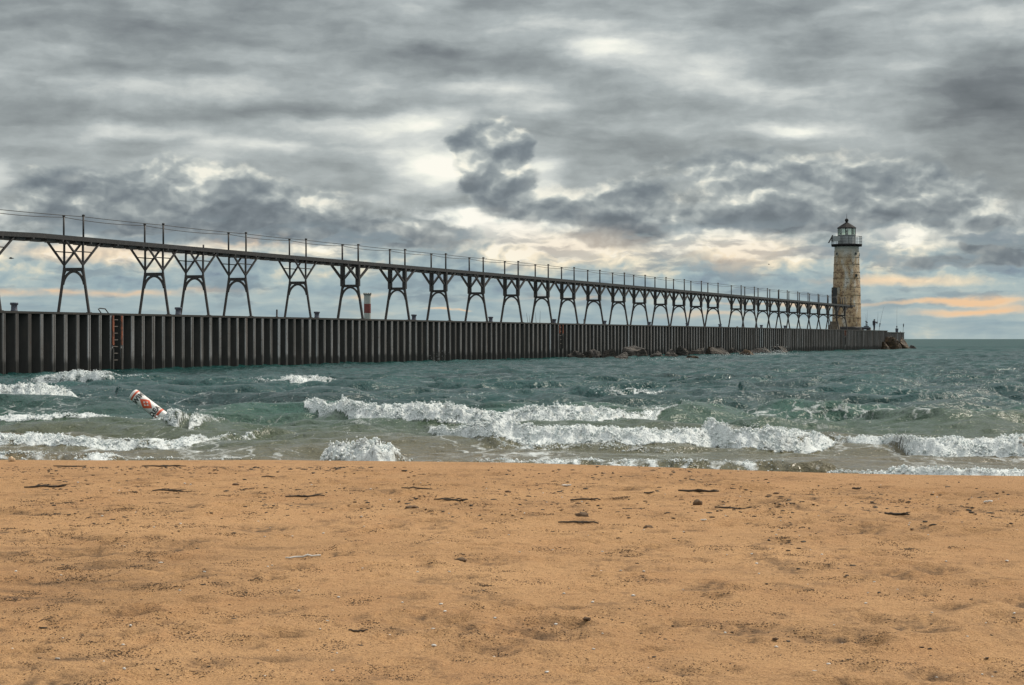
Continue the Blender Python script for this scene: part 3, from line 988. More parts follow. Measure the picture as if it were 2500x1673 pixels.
def make_pier():
    s0, s1 = -40.0, s_of(2168, 0)
    s2 = s_of(2208, 0)
    root = empty('pier', pp(0, 0, 0), 'long straight pier walled with dark corrugated steel sheet piling', 'pier')
    # ridge centre passes px 41.9
    pitch = 3.41
    pitch = (s_of(622, 0) - s_of(41.9, 0)) / 23.0
    ph = s_of(41.9, 0)
    fl, rc, dp, lip = pitch * .21, pitch * .38, .38, .04
    rg = random.Random(4)

    def profile(sa, sb, top, t0):
        mb = MB()
        n0 = math.floor((sa - ph) / pitch)
        n1 = math.ceil((sb - ph) / pitch)
        zb = -1.2
        for i in range(n0, n1):
            c = ph + i * pitch
            j = rg.uniform(-.02, .02) * pitch
            fw = fl * rg.uniform(.85, 1.15)
            c += j
            e = (pitch - fw - rc) / 2
            dd = dp * rg.uniform(.92, 1.08)
            # seam groove splits the flange in two plates
            pts = [(-pitch / 2 - j, dd), (-fw / 2 - e, dd), (-fw / 2 - e * lip / dp, lip), (-fw / 2, 0), (-fw * .12, 0.0), (-fw * .11, .05), (fw * .11, .05), (fw * .12, .0), (fw / 2, 0), (fw / 2 + e * lip / dp, lip), (fw / 2 + e, dd), (pitch / 2 - j, dd)]
            mats = [1, 1, 0, 0, 1, 1, 1, 0, 0, 1, 1]
            for (a, b_), mi in zip(zip(pts[:-1], pts[1:]), mats):
                q = [pp(c + a[0], t0 + a[1], zb), pp(c + b_[0], t0 + b_[1], zb), pp(c + b_[0], t0 + b_[1], top), pp(c + a[0], t0 + a[1], top)]
                mb.add(q, [(0, 1, 2, 3)], mi)
        return mb
    w = profile(s0, s1, PT - .10, 0).build('sheet_pile_wall', [M_PL, M_PD], root)
    w2 = profile(s1, s2, PT - .34, 0.0).build('sheet_pile_wall', [M_PL, M_PD], root)
    # cap channel along the top edge and concrete deck behind
    mb = MB()
    mb.box(pp((s0 + s1) / 2, .20, PT - .050), (s1 - s0, .42, .10), (U, N_, ZV))
    mb.build('cap_beam', M_PD, root)
    mb = MB()
    mb.box(pp((s1 + s2) / 2 + .2, .20, PT - .285), (s2 - s1 - .4, .46, .13), (U, N_, ZV))
    mb.build('cap_beam', M_PD, root)
    W = 8.0
    mb = MB()
    mb.box(pp((s0 + s1) / 2, .44 + (W - .44) / 2, (PT - .004 - 1.0) / 2), (s1 - s0, W - .44, PT - .004 + 1.0), (U, N_, ZV))
    mb.build('concrete_deck', M_CONC, root)
    mb = MB()
    mb.box(pp((s1 + s2) / 2 + .003, .44 + (W - .44) / 2, (PT - .24 - 1.0) / 2), (s2 - s1 - .006, W - .44, PT - .24 + 1.0), (U, N_, ZV))
    mb.build('concrete_deck', M_CONC, root)
    # closed end plate
    mb = MB()
    n = 8
    for i in range(n):
        a, b_ = .4 + i * (W - .4) / n, .4 + (i + 1) * (W - .4) / n
        mb.box(pp(s2 + .06, (a + b_) / 2 - .1, (PT - .36 - 1) / 2), (.09, (b_ - a) * .55, PT - .36 + 1), (U, N_, ZV))
    mb.build('end_wall', M_PD, root)
    return pitch, ph, s1, s2


PITCH, PH, SEND1, SEND2 = make_pier()


def make_ladder(px, zb, label, hoop=False, wide=None, rust=M_RUST):
    c = PH + (round((s_of(px, .1) - PH) / PITCH - .5) + .5) * PITCH
    root = empty('ladder', pp(c, .05, PT), label, 'ladder', 'ladders down the pier wall')
    w = wide or PITCH * .40
    for sg in (-1, 1):
        mb = MB()
        mb.box(pp(c + sg * w, -.035, (PT - .12 + zb) / 2 + .55), (PITCH * .14, .05, (PT - .12 - zb) - 1.1), (U, N_, ZV))
        o = mb.build('rail', rust, root)
        mb = MB()
        mb.box(pp(c + sg * w, -.033, zb + .42), (PITCH * .12, .045, 1.05), (U, N_, ZV))
        mb.build('rail', M_PD, root)
    z = PT - .32
    while z > zb + .1:
        mb = MB()
        mb.bar(pp(c - w, .02, z), pp(c + w * .25, .02, z), .035, .035)
        mb.build('rung', M_RUNG, root)
        z -= .33
    if hoop:
        mb = MB()
        a = s_of(238, .5)
        b_ = s_of(256, .5)
        pts = [pp(a, .3, PT), pp(a - .25, .3, PT + .20), pp(a - .12, .3, PT + .23), pp(b_ - .3, .3, PT + .21), pp(b_, .3, PT + .0)]
        mb.tube(pts, .028, 8)
        mb.build('handrail', M_IRON, root)


make_ladder(271, .15, 'steel ladder with orange rusty rails below the bent grab handle', True)
make_ladder(1362, .9, 'smaller rusty red ladder on the pier wall left of the rocks')
make_ladder(2062, .9, 'faint reddish ladder on the pier wall below the lighthouse')


def bollard(px, top_py, label, r=.145):
    t = .75
    s = s_of(px, t)
    b = pp(s, t, PT)
    h = ZC + (HY - top_py) / F * b.y - PT
    root = empty('bollard', b, label, 'bollard', 'mooring bollards along the pier edge')
    mb = MB()
    mb.lathe([(r * 1.12, 0), (r * 1.12, .05), (r, .07), (r * .96, h - .14), (r, h - .12)], 20, b)
    mb.build('post', M_BOLL, root)
    mb = MB()
    mb.lathe([(r * 1.0, h - .119), (r * 1.28, h - .10), (r * 1.30, h - .02), (r * 1.2, h)], 20, b)
    mb.build('cap', M_BOLL, root)


for px, ty, lb in [
    (34.6, 739, 'squat iron bollard at the far left, nearest the beach'),
    (435, 750.5, 'bluish bollard beside the foot of the catwalk trestle that has no railing posts'),
    (773.5, 761, 'bollard standing alone left of the red and white striped beacon'),
    (1010.6, 768, 'bollard between two trestles, first one right of the striped beacon'),
    (1198, 773.5, 'small bollard left of the thin upright fishing rods'),
    (1353, 779, 'bollard directly above the smaller rusty red ladder'),
    (1476, 783, 'bollard touching a trestle foot above the left end of the rocks'),
    (1585, 786, 'bollard at a trestle foot above the largest boulder'),
    (1678, 789, 'bollard at a trestle foot above the dark upright rock'),
    (1757.6, 791.5, 'bollard at the trestle just left of the wide gap in the row of trestles'),
    (1858.8, 793.5, 'bollard in the open between trestles, above the spray on the rocks'),
    (1916.4, 795, 'tiny bollard nearest the lighthouse, under the crowded trestles')]:
    bollard(px, ty, lb)


def thin_post(px, top, label, r=.05):
    t = .8
    b = pp(s_of(px, t), t, PT)
    h = ZC + (HY - top) / F * b.y - PT
    mb = MB()
    mb.lathe([(r * 1.5, 0), (r * 1.5, .04), (r, .06), (r, h), (r * .6, h + .03)], 10, b)
    o = mb.build('mooring_post', M_IRON, None, b)
    tag(o, label, 'post', 'thin posts on the pier edge')


thin_post(676, 757, 'thin dark post on the pier between the fifth trestle and the one before it')
thin_post(1426, 780, 'thin dark post right of the smaller rusty red ladder')
thin_post(1816, 793, 'thin dark post right of the wide gap in the trestle row')
thin_post(1800, 797.5, 'low stub post inside the trestle right of the wide gap', .09)

# ------------------------------------------------------------------ catwalk
BENTS = [(-64, -13, 0), (155.5, 203.9, 0), (352.9, 399.2, 0), (453.2, 496.3, 0), (558.2, 600.4, 0), (706.4, 747.4, 0), (836.9, 873.4, 1), (952.5, 987.6, 1),
         (1054, 1087, 1), (1147, 1178.4, 1), (1233.7, 1263.5, 1), (1307.7, 1337.5, 1), (1371.9, 1400.6, 1), (1436.4, 1462.9, 1), (1496.7, 1523.2, 1),
         (1548.6, 1573.5, 1), (1600.5, 1624.5, 1), (1646, 1669, 1), (1688, 1711, 1), (1729.4, 1751.8, 1), (1786.8, 1808, 1), (1819.5, 1840.5, 1),
         (1852.2, 1872, 1), (1880.6, 1900.4, 1), (1901.5, 1920.5, 1), (1927, 1946.5, 1), (1952.8, 1971.4, 1), (1978, 1995.6, 1), (2001, 2018.7, 1),
         (2023, 2041, 1), (2044, 2062, 1)]
TC = 1.7
HW = .53                     # half spacing of the posts
DKX = [-200, 0, 620, 1250, 1880, 2040, 2100]
DKY = [546.5, 563.6, 617.9, 672.2, 728.5, 743.0, 748.5]


def deck_z(s):
    P = pp(s, TC, 0)
    px = P.x / P.y * F + 1250
    if px < 0 or P.y < 30:
        P = pp(0, TC, 0)
        return ZC + (HY - 563.6) / F * P.y
    return ZC + (HY - np.interp(px, DKX, DKY)) / F * P.y


def make_catwalk():
    root = empty('catwalk', pp(0, TC, PT), 'elevated dark iron catwalk on arched trestles running along the pier to the lighthouse', 'catwalk')
    ss = []
    for a, b_, th in BENTS:
        mid = (s_of(a, TC + HW) + s_of(b_, TC - HW)) / 2
        ss.append(mid)
    sA, sB = ss[0] - 12, s_of(2072, TC)
    # deck: planks, two side beams and joists
    step = 1.2
    n = int((sB - sA) / step) + 1
    xs = [sA + (sB - sA) * i / (n - 1) for i in range(n)]
    zs = [deck_z(s) for s in xs]
    # smooth deck heights
    zs = [sum(zs[max(0, i - 2):i + 3]) / len(zs[max(0, i - 2):i + 3]) for i in range(n)]

    def dz(s):
        return float(np.interp(s, xs, zs))
    mb = MB()
    for i in range(n - 1):
        a, b_ = pp(xs[i], TC, zs[i] - .03), pp(xs[i + 1], TC, zs[i + 1] - .03)
        mb.bar(a, b_, HW * 2 + .02, .06)
    mb.build('deck', M_DECK, root)
    mb = MB()
    for sg in (-1, 1):
        for i in range(n - 1):
            a, b_ = pp(xs[i], TC + sg * (HW + .04), zs[i] - .11), pp(xs[i + 1], TC + sg * (HW + .04), zs[i + 1] - .11)
            mb.bar(a, b_, .07, .22)
    mb.build('side_beam', M_IRON, root)
    mb = MB()
    s = sA
    i = 0
    rg = random.Random(3)
    while s < sB:
        z = dz(s)
        if i % 2 == 0:
            mb.bar(pp(s, TC - HW - .14, z - .265), pp(s, TC + HW + .14, z - .265), .12, .09)
        mb.box(pp(s + .5, TC, z - .265), (.75, HW * 1.8, .15), (U, N_, ZV))
        s += 1.25
        i += 1
    mb.build('joists', M_IRON, root)
    # short stay wire at the left end
    mb = MB()
    a = s_of(26, TC)
    mb.bar(pp(a, TC + HW, dz(a) + .02), pp(a - 4.5, TC + HW, dz(a) + .95), .05, .05)
    mb.build('stay', M_IRON, root)
    tops = {-1: [], 1: []}
    for bi, ((pa, pb, th), s) in enumerate(zip(BENTS, ss)):
        zd = dz(s) - .22           # underside of the side beams
        H = zd - PT
        zx = PT + H * .61         # cross girder
        zsp = PT + H * .40         # where the arch leaves the leg
        FW = HW + .34              # leg foot half spacing
        w = .15 if th else .11
        P = lambda v, z, ds=0.0: pp(s + ds, TC - v, z)       # v > 0: viewer's side
        tr = MB()
        kw = HW + .05
        tr.bar(P(-kw, zx), P(kw, zx), .11, .17)
        # arch between the legs
        pts = []
        for i in range(17):
            a = math.pi * i / 16
            vx = -math.cos(a)
            zz = zsp + (zx - .10 - zsp) * math.sin(a) ** .9
            lim = HW + (FW - HW) * (zx - zz) / (zx - PT)
            pts.append(P(vx * (lim - .04), zz))
        tob = tr.build('trestle', M_IRON, root, P(0, PT))
        ar = MB()
        for a, b_ in zip(pts[:-1], pts[1:]):
            ar.bar(a, b_, .11, .10, up=U)
        ar.build('arch', M_IRON, tob)
        for sg in (-1, 1):
            lg = MB()
            lg.bar(P(sg * FW, PT), P(sg * HW, zx), w * (.85 if th else .95), w * (.85 if th else .95), up=U)
            lg.bar(P(sg * HW, zx - .03), P(sg * HW, zd), (.24 if th else .085), (.24 if th else .085), up=U)
            lg.box(P(sg * FW, PT + .02), (w * 1.9, w * 1.9, .04), (U, N_, ZV))
            lg.bar(P(sg * (HW - .10), zx - .02), P(sg * (HW + .06), zx - .34), .05, .10, up=U)
            lg.bar(P(sg * (HW - .20), zd - .02), P(sg * HW, zd - .16), .04, .10, up=U)
            lg.build('leg', M_IRON, tob)
            kb = MB()
            reach = 1.55 if not th else 1.8
            zk = zx + H * (.07 if not th else .11)
            for d in (-1, 1):
                kb.bar(P(sg * HW, zk, d * .03), P(sg * HW, zd, d * reach), .085 if not th else .12, .085 if not th else .12, up=N_)
            kb.build('knee_brace', M_IRON, tob)
            if not th:
                tb = MB()
                f = .55
                tb.bar(P(sg * HW, zk + (zd - zk) * f, -reach * f), P(sg * HW, zk + (zd - zk) * f, reach * f), .05, .05)
                tb.build('tie_bar', M_IRON, tob)
            hp = 1.06 if bi != 3 else (.16 if sg == 1 else 0)
            z0 = zd - .02
            z1 = dz(s) + hp
            if hp:
                po = MB()
                po.tube([P(sg * (HW + .025), z0), P(sg * (HW + .025), z1)], .048 if not th else .055, 8)
                if bi != 3:
                    po.lathe([(.055, 0), (.075, .02), (.075, .07), (.04, .09)], 10, P(sg * (HW + .025), z1 - .05))
                    if th:
                        po.bar(P(sg * (HW + .025), z1 - .01, 0), P(sg * (HW + .025), z1 - .01, .24), .05, .05)
                po.build('railing_post', M_IRON, tob)
            if bi != 3:
                tops[sg].append(P(sg * (HW + .025), z1 - .07))
    for sg in (-1, 1):
        L = tops[sg]
        first = L[0] - U * 9 + ZV * .05
        L = [first] + L
        mb = MB()
        pts = []
        sag0 = .10 if sg == -1 else .02
        for a, b_ in zip(L[:-1], L[1:]):
            k = 8
            for i in range(k):
                f = i / k
                sag = sag0 * 4 * f * (1 - f) * min(1, (b_ - a).length / 9)
                pts.append(a.lerp(b_, f) - ZV * sag)
        pts.append(L[-1])
        mb.tube(pts, .017, 5)
        mb.build('handrail_cable', M_IRON, root)
    # landing in front of the lighthouse door with its own railing
    s = sB
    z = dz(sB)
    mb = MB()
    mb.box(pp(s - .6, TC + .2, z - .09), (2.6, HW * 2 + .9, .19), (U, N_, ZV))
    mb.build('landing', M_IRON, root)
    for (ds, dv) in ((.62, -.9), (.62, .3), (-.9, -.9)):
        mb = MB()
        mb.tube([pp(s + ds, TC - dv + .1, z + .0), pp(s + ds, TC - dv + .1, z + 1.1)], .06, 8)
        mb.build('railing_post', M_IRON, root)
    mb = MB()
    mb.tube([pp(s - .9, TC + 1.0, z + 1.05), pp(s + .62, TC + 1.0, z + 1.05), pp(s + .62, TC - .2, z + 1.05)], .025, 6)
    mb.build('handrail', M_IRON, root)


make_catwalk()


# ------------------------------------------------------------------ lighthouse
def make_lighthouse():
    t = 3.6
    s = s_of(2067, t)
    C = pp(s, t, PT)
    D = C.y
    q = .2423 * D / F                      # metres per zoomed pixel

    def z_(y):                             # zoomed row (crop starts at photo row 500) -> height
        return ZC + (HY - (500 + y * .2423)) / F * D
    root = empty('lighthouse', C, 'rust stained white cylindrical lighthouse with dark lantern roof at the pier end', 'lighthouse')
    # materials
    m, T, b = material('rusty_white_iron', rough=.6, spec=.35)
    p = objco(T)
    pz = T.sep(p)
    st = T.noise(T.vm('MULTIPLY', p, (1.0, 1.0, .30)), 1.1, 6, .62)
    blot = T.noise(p, 2.6, 7, .68)
    fine = T.noise(p, 9, 5, .7)
    hgt = T.mr(pz[2], 12.0, 7.5)
    base = T.ramp(T.noise(p, .8, 3, .5), [(.3, (.36, .35, .30)), (.7, (.48, .49, .45))])
    yel = T.m('MULTIPLY', T.mr(st, .34, .52), T.mr(pz[2], 12.6, 9.6))
    c = T.mix(T.m('MULTIPLY', yel, .80), base, (.30, .20, .085))
    rust = T.m('MULTIPLY', T.mr(T.m('ADD', blot, T.m('MULTIPLY', T.m('SUBTRACT', st, .5), .6)), .50, .60), hgt)
    c = T.mix(T.m('MULTIPLY', rust, .62), c, (.15, .075, .033))
    blk = T.m('MULTIPLY', T.mr(T.m('ADD', T.m('MULTIPLY', fine, .6), T.m('MULTIPLY', blot, .5)), .56, .64), T.mr(pz[2], 12.0, 10))
    c = T.mix(T.m('MULTIPLY', blk, .85), c, (.035, .025, .018))
    T.put(b.inputs['Base Color'], c)
    bump(T, b, T.m('ADD', blot, T.m('MULTIPLY', fine, .4)), .3, .03)
    M_TW = m
    M_BLK = varied('lantern_black', (.020, .020, .022), (.034, .032, .032), 5, .8, spec=.15)
    M_GRY = varied('lantern_grey_paint', (.26, .28, .29), (.34, .36, .36), 3, .6)
    M_DARK = varied('dark_opening', (.018, .018, .02), (.03, .03, .03), 5, .5)
    M_STONE = varied('pedestal_stone', (.10, .085, .065), (.19, .165, .13), 3, .9)
    # tower: plate rings, each a little wider than the one above
    rows = [(1240, 144), (1140, 144), (1138, 142.5), (1000, 142.5), (998, 140), (912, 140), (910, 138.5), (832, 138.5), (830, 136), (742, 135), (740, 133.5), (682, 133), (680, 130.5), (602, 129), (600, 127.5), (532, 126), (530, 124.5), (470, 123.5), (468, 122), (415, 121)]
    prof = [(r * q, z_(y)) for y, r in rows]
    mb = MB()
    mb.lathe(prof, 64, (C.x, C.y, 0), smooth=True)
    tw = mb.build('tower', M_TW, root, C)
    for y in (1139, 999, 911, 831, 741, 681, 601, 531, 469):
        rr = np.interp(-y, [-a for a, _ in rows], [b_ for _, b_ in rows])
        mb = MB()
        mb.lathe([((rr + .3) * q, z_(y + 2.5)), ((rr + 2.6) * q, z_(y + 2.3)), ((rr + 2.6) * q, z_(y - 2.3)), ((rr - 2) * q, z_(y - 2.5))], 64, (C.x, C.y, 0), smooth=False, close=False)
        mb.build('plate_seam', M_TW, root, C)
    mb = MB()
    mb.lathe([(150 * q, PT), (150 * q, z_(1236)), (146 * q, z_(1230)), (140 * q, z_(1229))], 48, (C.x, C.y, 0), smooth=False)
    mb.build('plinth', M_DARK, root)
    # gallery
    mb = MB()
    mb.lathe([(121.5 * q, z_(425)), (128 * q, z_(424)), (138 * q, z_(414)), (154 * q, z_(412)), (154 * q, z_(399)), (118 * q, z_(397))], 48, (C.x, C.y, 0), smooth=False)
    mb.build('gallery', M_BLK, root)
    n = 20
    for k in range(n):
        a = 2 * math.pi * k / n + .1
        d = Vector((math.cos(a), math.sin(a), 0))
        mb = MB()
        mb.box(Vector((C.x, C.y, z_(418))) + d * 144 * q, (14 * q, 7 * q, 10 * q), (d, d.cross(ZV), ZV))
        mb.build('bracket', M_BLK, root)
    n = 14
    rp = 150 * q
    for k in range(n):
        a = 2 * math.pi * k / n + .20
        b0 = Vector((C.x + rp * math.cos(a), C.y + rp * math.sin(a), 0))
        mb = MB()
        mb.tube([b0 + ZV * z_(398), b0 + ZV * z_(321)], 2.2 * q, 6)
        mb.build('railing_post', M_BLK, root)
    for y in (322, 345, 374):
        mb = MB()
        ring = [Vector((C.x + rp * math.cos(a), C.y + rp * math.sin(a), z_(y))) for a in np.linspace(0, 2 * math.pi, 49)]
        mb.tube(ring, (1.7 if y == 322 else 1.0) * q, 5, cap=False)
        mb.build('handrail', M_BLK, root)
    # grey sheet tied to the railing on the left, tilted dark panel beyond it
    mb = MB()
    for k in range(8):
        a0, a1 = R(182 + k * 6.5), R(182 + (k + 1) * 6.5)
        r0, r1 = rp + .03, rp + .05
        q4 = []
        for a in (a0, a1):
            for rr in (r0, r1):
                for y in (323, 372):
                    q4.append(Vector((C.x + rr * math.cos(a), C.y + rr * math.sin(a), z_(y))))
        mb.add(q4, [(0, 4, 5, 1), (2, 3, 7, 6), (0, 1, 3, 2), (4, 6, 7, 5), (1, 5, 7, 3), (0, 2, 6, 4)])
    mb.build('railing_screen', M_GRY, root)
    mb = MB()
    ax = Vector((40, 0, 76)).normalized()
    pc = Vector((C.x - 163 * q, C.y - 10 * q, z_(347)))
    sd_ = Vector((0, 1, 0))
    mb.box(pc, (86 * q, 60 * q, 7 * q), (ax, sd_, ax.cross(sd_)))
    mb.bar(pc, Vector((C.x - 148 * q, C.y - 10 * q, z_(380))), .05, .05)
    mb.build('solar_panel', M_DARK, root)
    # lantern: grey drum, ten glazed sides, pyramid roof
    n = 8
    phs = R(22.5) + .12
    mb = MB()
    mb.lathe([(90 * q, z_(397)), (90 * q, z_(312)), (93 * q, z_(311)), (93 * q, z_(306)), (86 * q, z_(305))], n, (C.x, C.y, 0), smooth=False, phase=phs)
    mb.build('lantern_drum', M_GRY, root)
    gm = bpy.data.materials.new('lantern_glass')
    gm.use_nodes = True
    TT = NT(gm.node_tree)
    for nd in list(TT.n):
        TT.n.remove(nd)
    o_ = TT.node('ShaderNodeOutputMaterial')
    mx = TT.node('ShaderNodeMixShader')
    tr_ = TT.node('ShaderNodeBsdfTransparent')
    tr_.inputs[0].default_value = (.86, .92, .88, 1)
    gl = TT.node('ShaderNodeBsdfGlossy')
    gl.inputs['Roughness'].default_value = .05
    mx.inputs[0].default_value = .14
    TT.l.new(tr_.outputs[0], mx.inputs[1]); TT.l.new(gl.outputs[0], mx.inputs[2]); TT.l.new(mx.outputs[0], o_.inputs[0])
    r = 85 * q
    cs = [Vector((C.x + r * math.cos(phs + 2 * math.pi * k / n), C.y + r * math.sin(phs + 2 * math.pi * k / n), 0)) for k in range(n)]
    for k in range(n):
        a, b_ = cs[k], cs[(k + 1) % n]
        mid = (a + b_) / 2
        d = (b_ - a).normalized()
        nn = Vector((mid.x - C.x, mid.y - C.y, 0)).normalized()
        mb = MB()
        mb.box(mid + ZV * ((z_(304) + z_(238)) / 2), ((b_ - a).length - .16, .02, z_(238) - z_(304) - .02), (d, nn, ZV))
        mb.build('window_pane', gm, root)
        mb = MB()
        mb.bar(a + ZV * z_(306), a + ZV * z_(236), .11, .11, up=nn)
        mb.build('mullion', M_BLK, root)
    mb = MB()
    mb.lathe([(96 * q, z_(240)), (96 * q, z_(233)), (60 * q, z_(208)), (22 * q, z_(185)), (12 * q, z_(178))], n, (C.x, C.y, 0), smooth=False, phase=phs)
    mb.build('roof', M_BLK, root)
    mb = MB()
    mb.lathe([(9 * q, z_(182)), (10 * q, z_(175)), (16 * q, z_(169)), (19 * q, z_(158)), (16 * q, z_(147)), (9 * q, z_(141)), (2 * q, z_(139))], 20, (C.x, C.y, 0))
    mb.build('ventilator_ball', M_BLK, root)
    mb = MB()
    mb.lathe([(2.2 * q, z_(141)), (1.8 * q, z_(120)), (1.0 * q, z_(92))], 6, (C.x, C.y, 0))
    mb.build('lightning_rod', M_BLK, root)
    mb = MB()
    mb.lathe([(12 * q, z_(304)), (12 * q, z_(296)), (3 * q, z_(294)), (3 * q, z_(277)), (9 * q, z_(276)), (9 * q, z_(262)), (4 * q, z_(259))], 14, (C.x, C.y, 0), smooth=False)
    mb.build('beacon_lamp', M_BLK, root)
    # portholes
    for x, y in ((1080, 498), (1255, 498), (1259, 717), (1307, 503)):
        rr = float(np.interp(-y, [-a for a, _ in rows], [b_ for _, b_ in rows]))
        off = max(-.985, min(.985, (x - 1185) / rr))
        a = math.asin(off)
        nn = Vector((math.sin(a), -math.cos(a), 0))
        c = Vector((C.x, C.y, z_(y))) + nn * (rr * q)
        sx = ZV.cross(nn)
        ring, disc = MB(), MB()
        N2 = 24
        for k in range(N2):
            a0, a1 = 2 * math.pi * k / N2, 2 * math.pi * (k + 1) / N2
            e0 = sx * math.cos(a0) + ZV * math.sin(a0)
            e1 = sx * math.cos(a1) + ZV * math.sin(a1)
            ri, ro = 14.5 * q, 19 * q
            v = [c + e0 * ri + nn * .09, c + e0 * ro + nn * .09, c + e1 * ro + nn * .09, c + e1 * ri + nn * .09,
                 c + e0 * ri - nn * .15, c + e0 * ro - nn * .15, c + e1 * ro - nn * .15, c + e1 * ri - nn * .15]
            ring.add(v, [(0, 1, 2, 3), (1, 5, 6, 2), (0, 3, 7, 4)])
        disc.add([c + (sx * math.cos(2 * math.pi * k / N2) + ZV * math.sin(2 * math.pi * k / N2)) * 15 * q + nn * .05 for k in range(N2)], [tuple(range(N2))])
        f = ring.build('porthole', M_TW, root)
        disc.build('pane', M_DARK, f)
    # door on the left, over the landing
    a = math.asin(-.86)
    nn = Vector((math.sin(a), -math.cos(a), 0))
    rr = 140 * q
    c = Vector((C.x, C.y, (z_(838) + z_(1000)) / 2)) + nn * (rr - .02)
    sx = ZV.cross(nn)
    mb = MB()
    mb.box(c, (1.15, .42, z_(838) - z_(1000)), (sx, nn, ZV))
    mb.build('door', M_DARK, root)
    mb = MB()
    for sg in (-1, 1):
        mb.box(c + sx * sg * .63, (.11, .50, z_(834) - z_(1000)), (sx, nn, ZV))
    mb.build('door_frame', M_TW, root)
    # stone footing and leaning plates at the tower's left foot
    mb = MB()
    b0 = pp(s_of(2036, 2.3), 2.3, PT)
    mb.box(b0 + ZV * .33, (1.7, 1.3, .66), (U, N_, ZV))
    mb.box(b0 + U * .2 + ZV * .90, (1.1, 1.0, .48), (U, N_, ZV))
    mb.build('footing', M_STONE, root)
    mb = MB()
    e0 = pp(s_of(2022, 1.5), 1.5, PT)
    mb.bar(e0 + ZV * 1.9, e0 + U * 2.6 + ZV * .1, .09, .09)
    mb.build('strut', M_IRON, root)
    return C


LH = make_lighthouse()


# ------------------------------------------------------------------ striped beacon beyond the pier
def make_beacon():
    D = 290.0
    C = at(897, HY, D)
    C.z = 0
    z = lambda y: ZC + (HY - y) / F * D
    root = empty('channel_beacon', C, 'round beacon tower banded white and red, standing across the channel behind the pier', 'beacon')
    MW = varied('beacon_white', (.34, .35, .33), (.46, .47, .44), 2, .6, stretch=(1, 1, .3))
    MR = varied('beacon_red', (.17, .038, .034), (.23, .06, .05), 2, .6)
    MC = varied('beacon_cap', (.14, .14, .13), (.25, .25, .22), 3, .7)
    r = 8.4 / F * D
    mb = MB(); mb.lathe([(r * 2.2, -1.0), (r * 2.2, 2.2), (r * 2.0, 2.4)], 24, C, smooth=False); mb.build('foundation', M_CONC, root)
    mb = MB(); mb.lathe([(r, 2.4), (r, z(764.6))], 28, C); mb.build('white_band', MW, root)
    mb = MB(); mb.lathe([(r * 1.01, z(764.6)), (r * 1.01, z(742))], 28, C); mb.build('red_band', MR, root)
    mb = MB(); mb.lathe([(r, z(742)), (r, z(721))], 28, C); mb.build('white_band', MW, root)
    mb = MB()
    mb.lathe([(r * 1.05, z(721)), (r * 1.16, z(720)), (r * 1.16, z(717.5)), (r * .9, z(716.5))], 28, C, smooth=False)
    for k in range(10):
        a = k * .6283
        b0 = C + Vector((math.cos(a), math.sin(a), 0)) * r * 1.08
        mb.tube([b0 + ZV * z(717.5), b0 + ZV * z(715.2)], .05, 5)
    mb.build('cap', MC, root)


make_beacon()

# ------------------------------------------------------------------ boulders
def rock_mat(name, c1, c2, c3):
    m, T, b = material(name, rough=.7, spec=.45)
    p = geopos(T)
    n = T.noise(p, 1.4, 7, .65)
    c = T.ramp(n, [(.3, c1), (.5, c2), (.68, c3)])
    T.put(b.inputs['Base Color'], c)
    bump(T, b, T.m('ADD', T.noise(p, 4.5, 6, .65), T.m('MULTIPLY', T.noise(T.vm('MULTIPLY', p, (1, 1, 3)), 1.6, 4, .6), 2.0)), 1.0, .12)
    return m


M_RK = rock_mat('wet_dark_rock', (.018, .017, .015), (.032, .028, .023), (.085, .068, .05))
M_RB = rock_mat('brown_rock', (.022, .017, .012), (.062, .042, .024), (.20, .13, .07))


def boulder(px0, px1, top, bot, label, seed, mat=M_RK, slab=0.0, group='boulders along the pier foot'):
    c = on_water((px0 + px1) / 2, bot)
    # keep the rock in front of the sheet piling
    rel = c - P0
    t = -(rel.x * N_.x + rel.y * N_.y)
    if t > -1.0:
        k = (c.x / c.y)
        s = s_of((px0 + px1) / 2, -1.1)
        c = pp(s, -1.1, 0)
    D = c.y
    w = (px1 - px0) / F * D * .5 * 1.12
    h = .95 * (ZC + (HY - top) / F * D)
    rg = random.Random(seed)
    bm = bmesh.new()
    bmesh.ops.create_icosphere(bm, subdivisions=4, radius=1)
    planes = []
    for i in range(16):
        d = Vector((rg.gauss(0, 1), rg.gauss(0, 1), rg.gauss(0, 1) + .2)).normalized()
        planes.append((d, rg.uniform(.42, .85)))
    import mathutils
    off = Vector((seed * 3.7, seed * 1.3, 0))
    for v in bm.verts:
        co = v.co.copy()
        for d, l in planes:
            x = co.dot(d)
            if x > l:
                co -= d * (x - l) * .92
        co *= 1 + .13 * mathutils.noise.noise(co * 2.2 + off) + .07 * mathutils.noise.noise(co * 5 + off)
        v.co = co
    zmax = max(v.co.z for v in bm.verts)
    xm = max(abs(v.co.x) for v in bm.verts)
    dep = min(w * rg.uniform(.7, 1.0), 1.6)
    for v in bm.verts:
        x, y, z = v.co
        x, y, z = x / xm * w, y * dep, z / zmax
        zz = z * (h + .3) - .3
        zz += slab * (-x / w) * h * .45 * (z > -.2)
        v.co = (x, y, zz)
    zt = max(v.co.z for v in bm.verts)
    for v in bm.verts:
        if v.co.z > 0:
            v.co.z *= h / zt
    for f in bm.faces:
        f.smooth = rg.random() < .0
    me = bpy.data.meshes.new('boulder')
    bm.to_mesh(me)
    bm.free()
    me.materials.append(mat)
    o = bpy.data.objects.new('boulder', me)
    COL.objects.link(o)
    o.location = (c.x, c.y, 0)
    tag(o, label, 'rock', group)
    return o


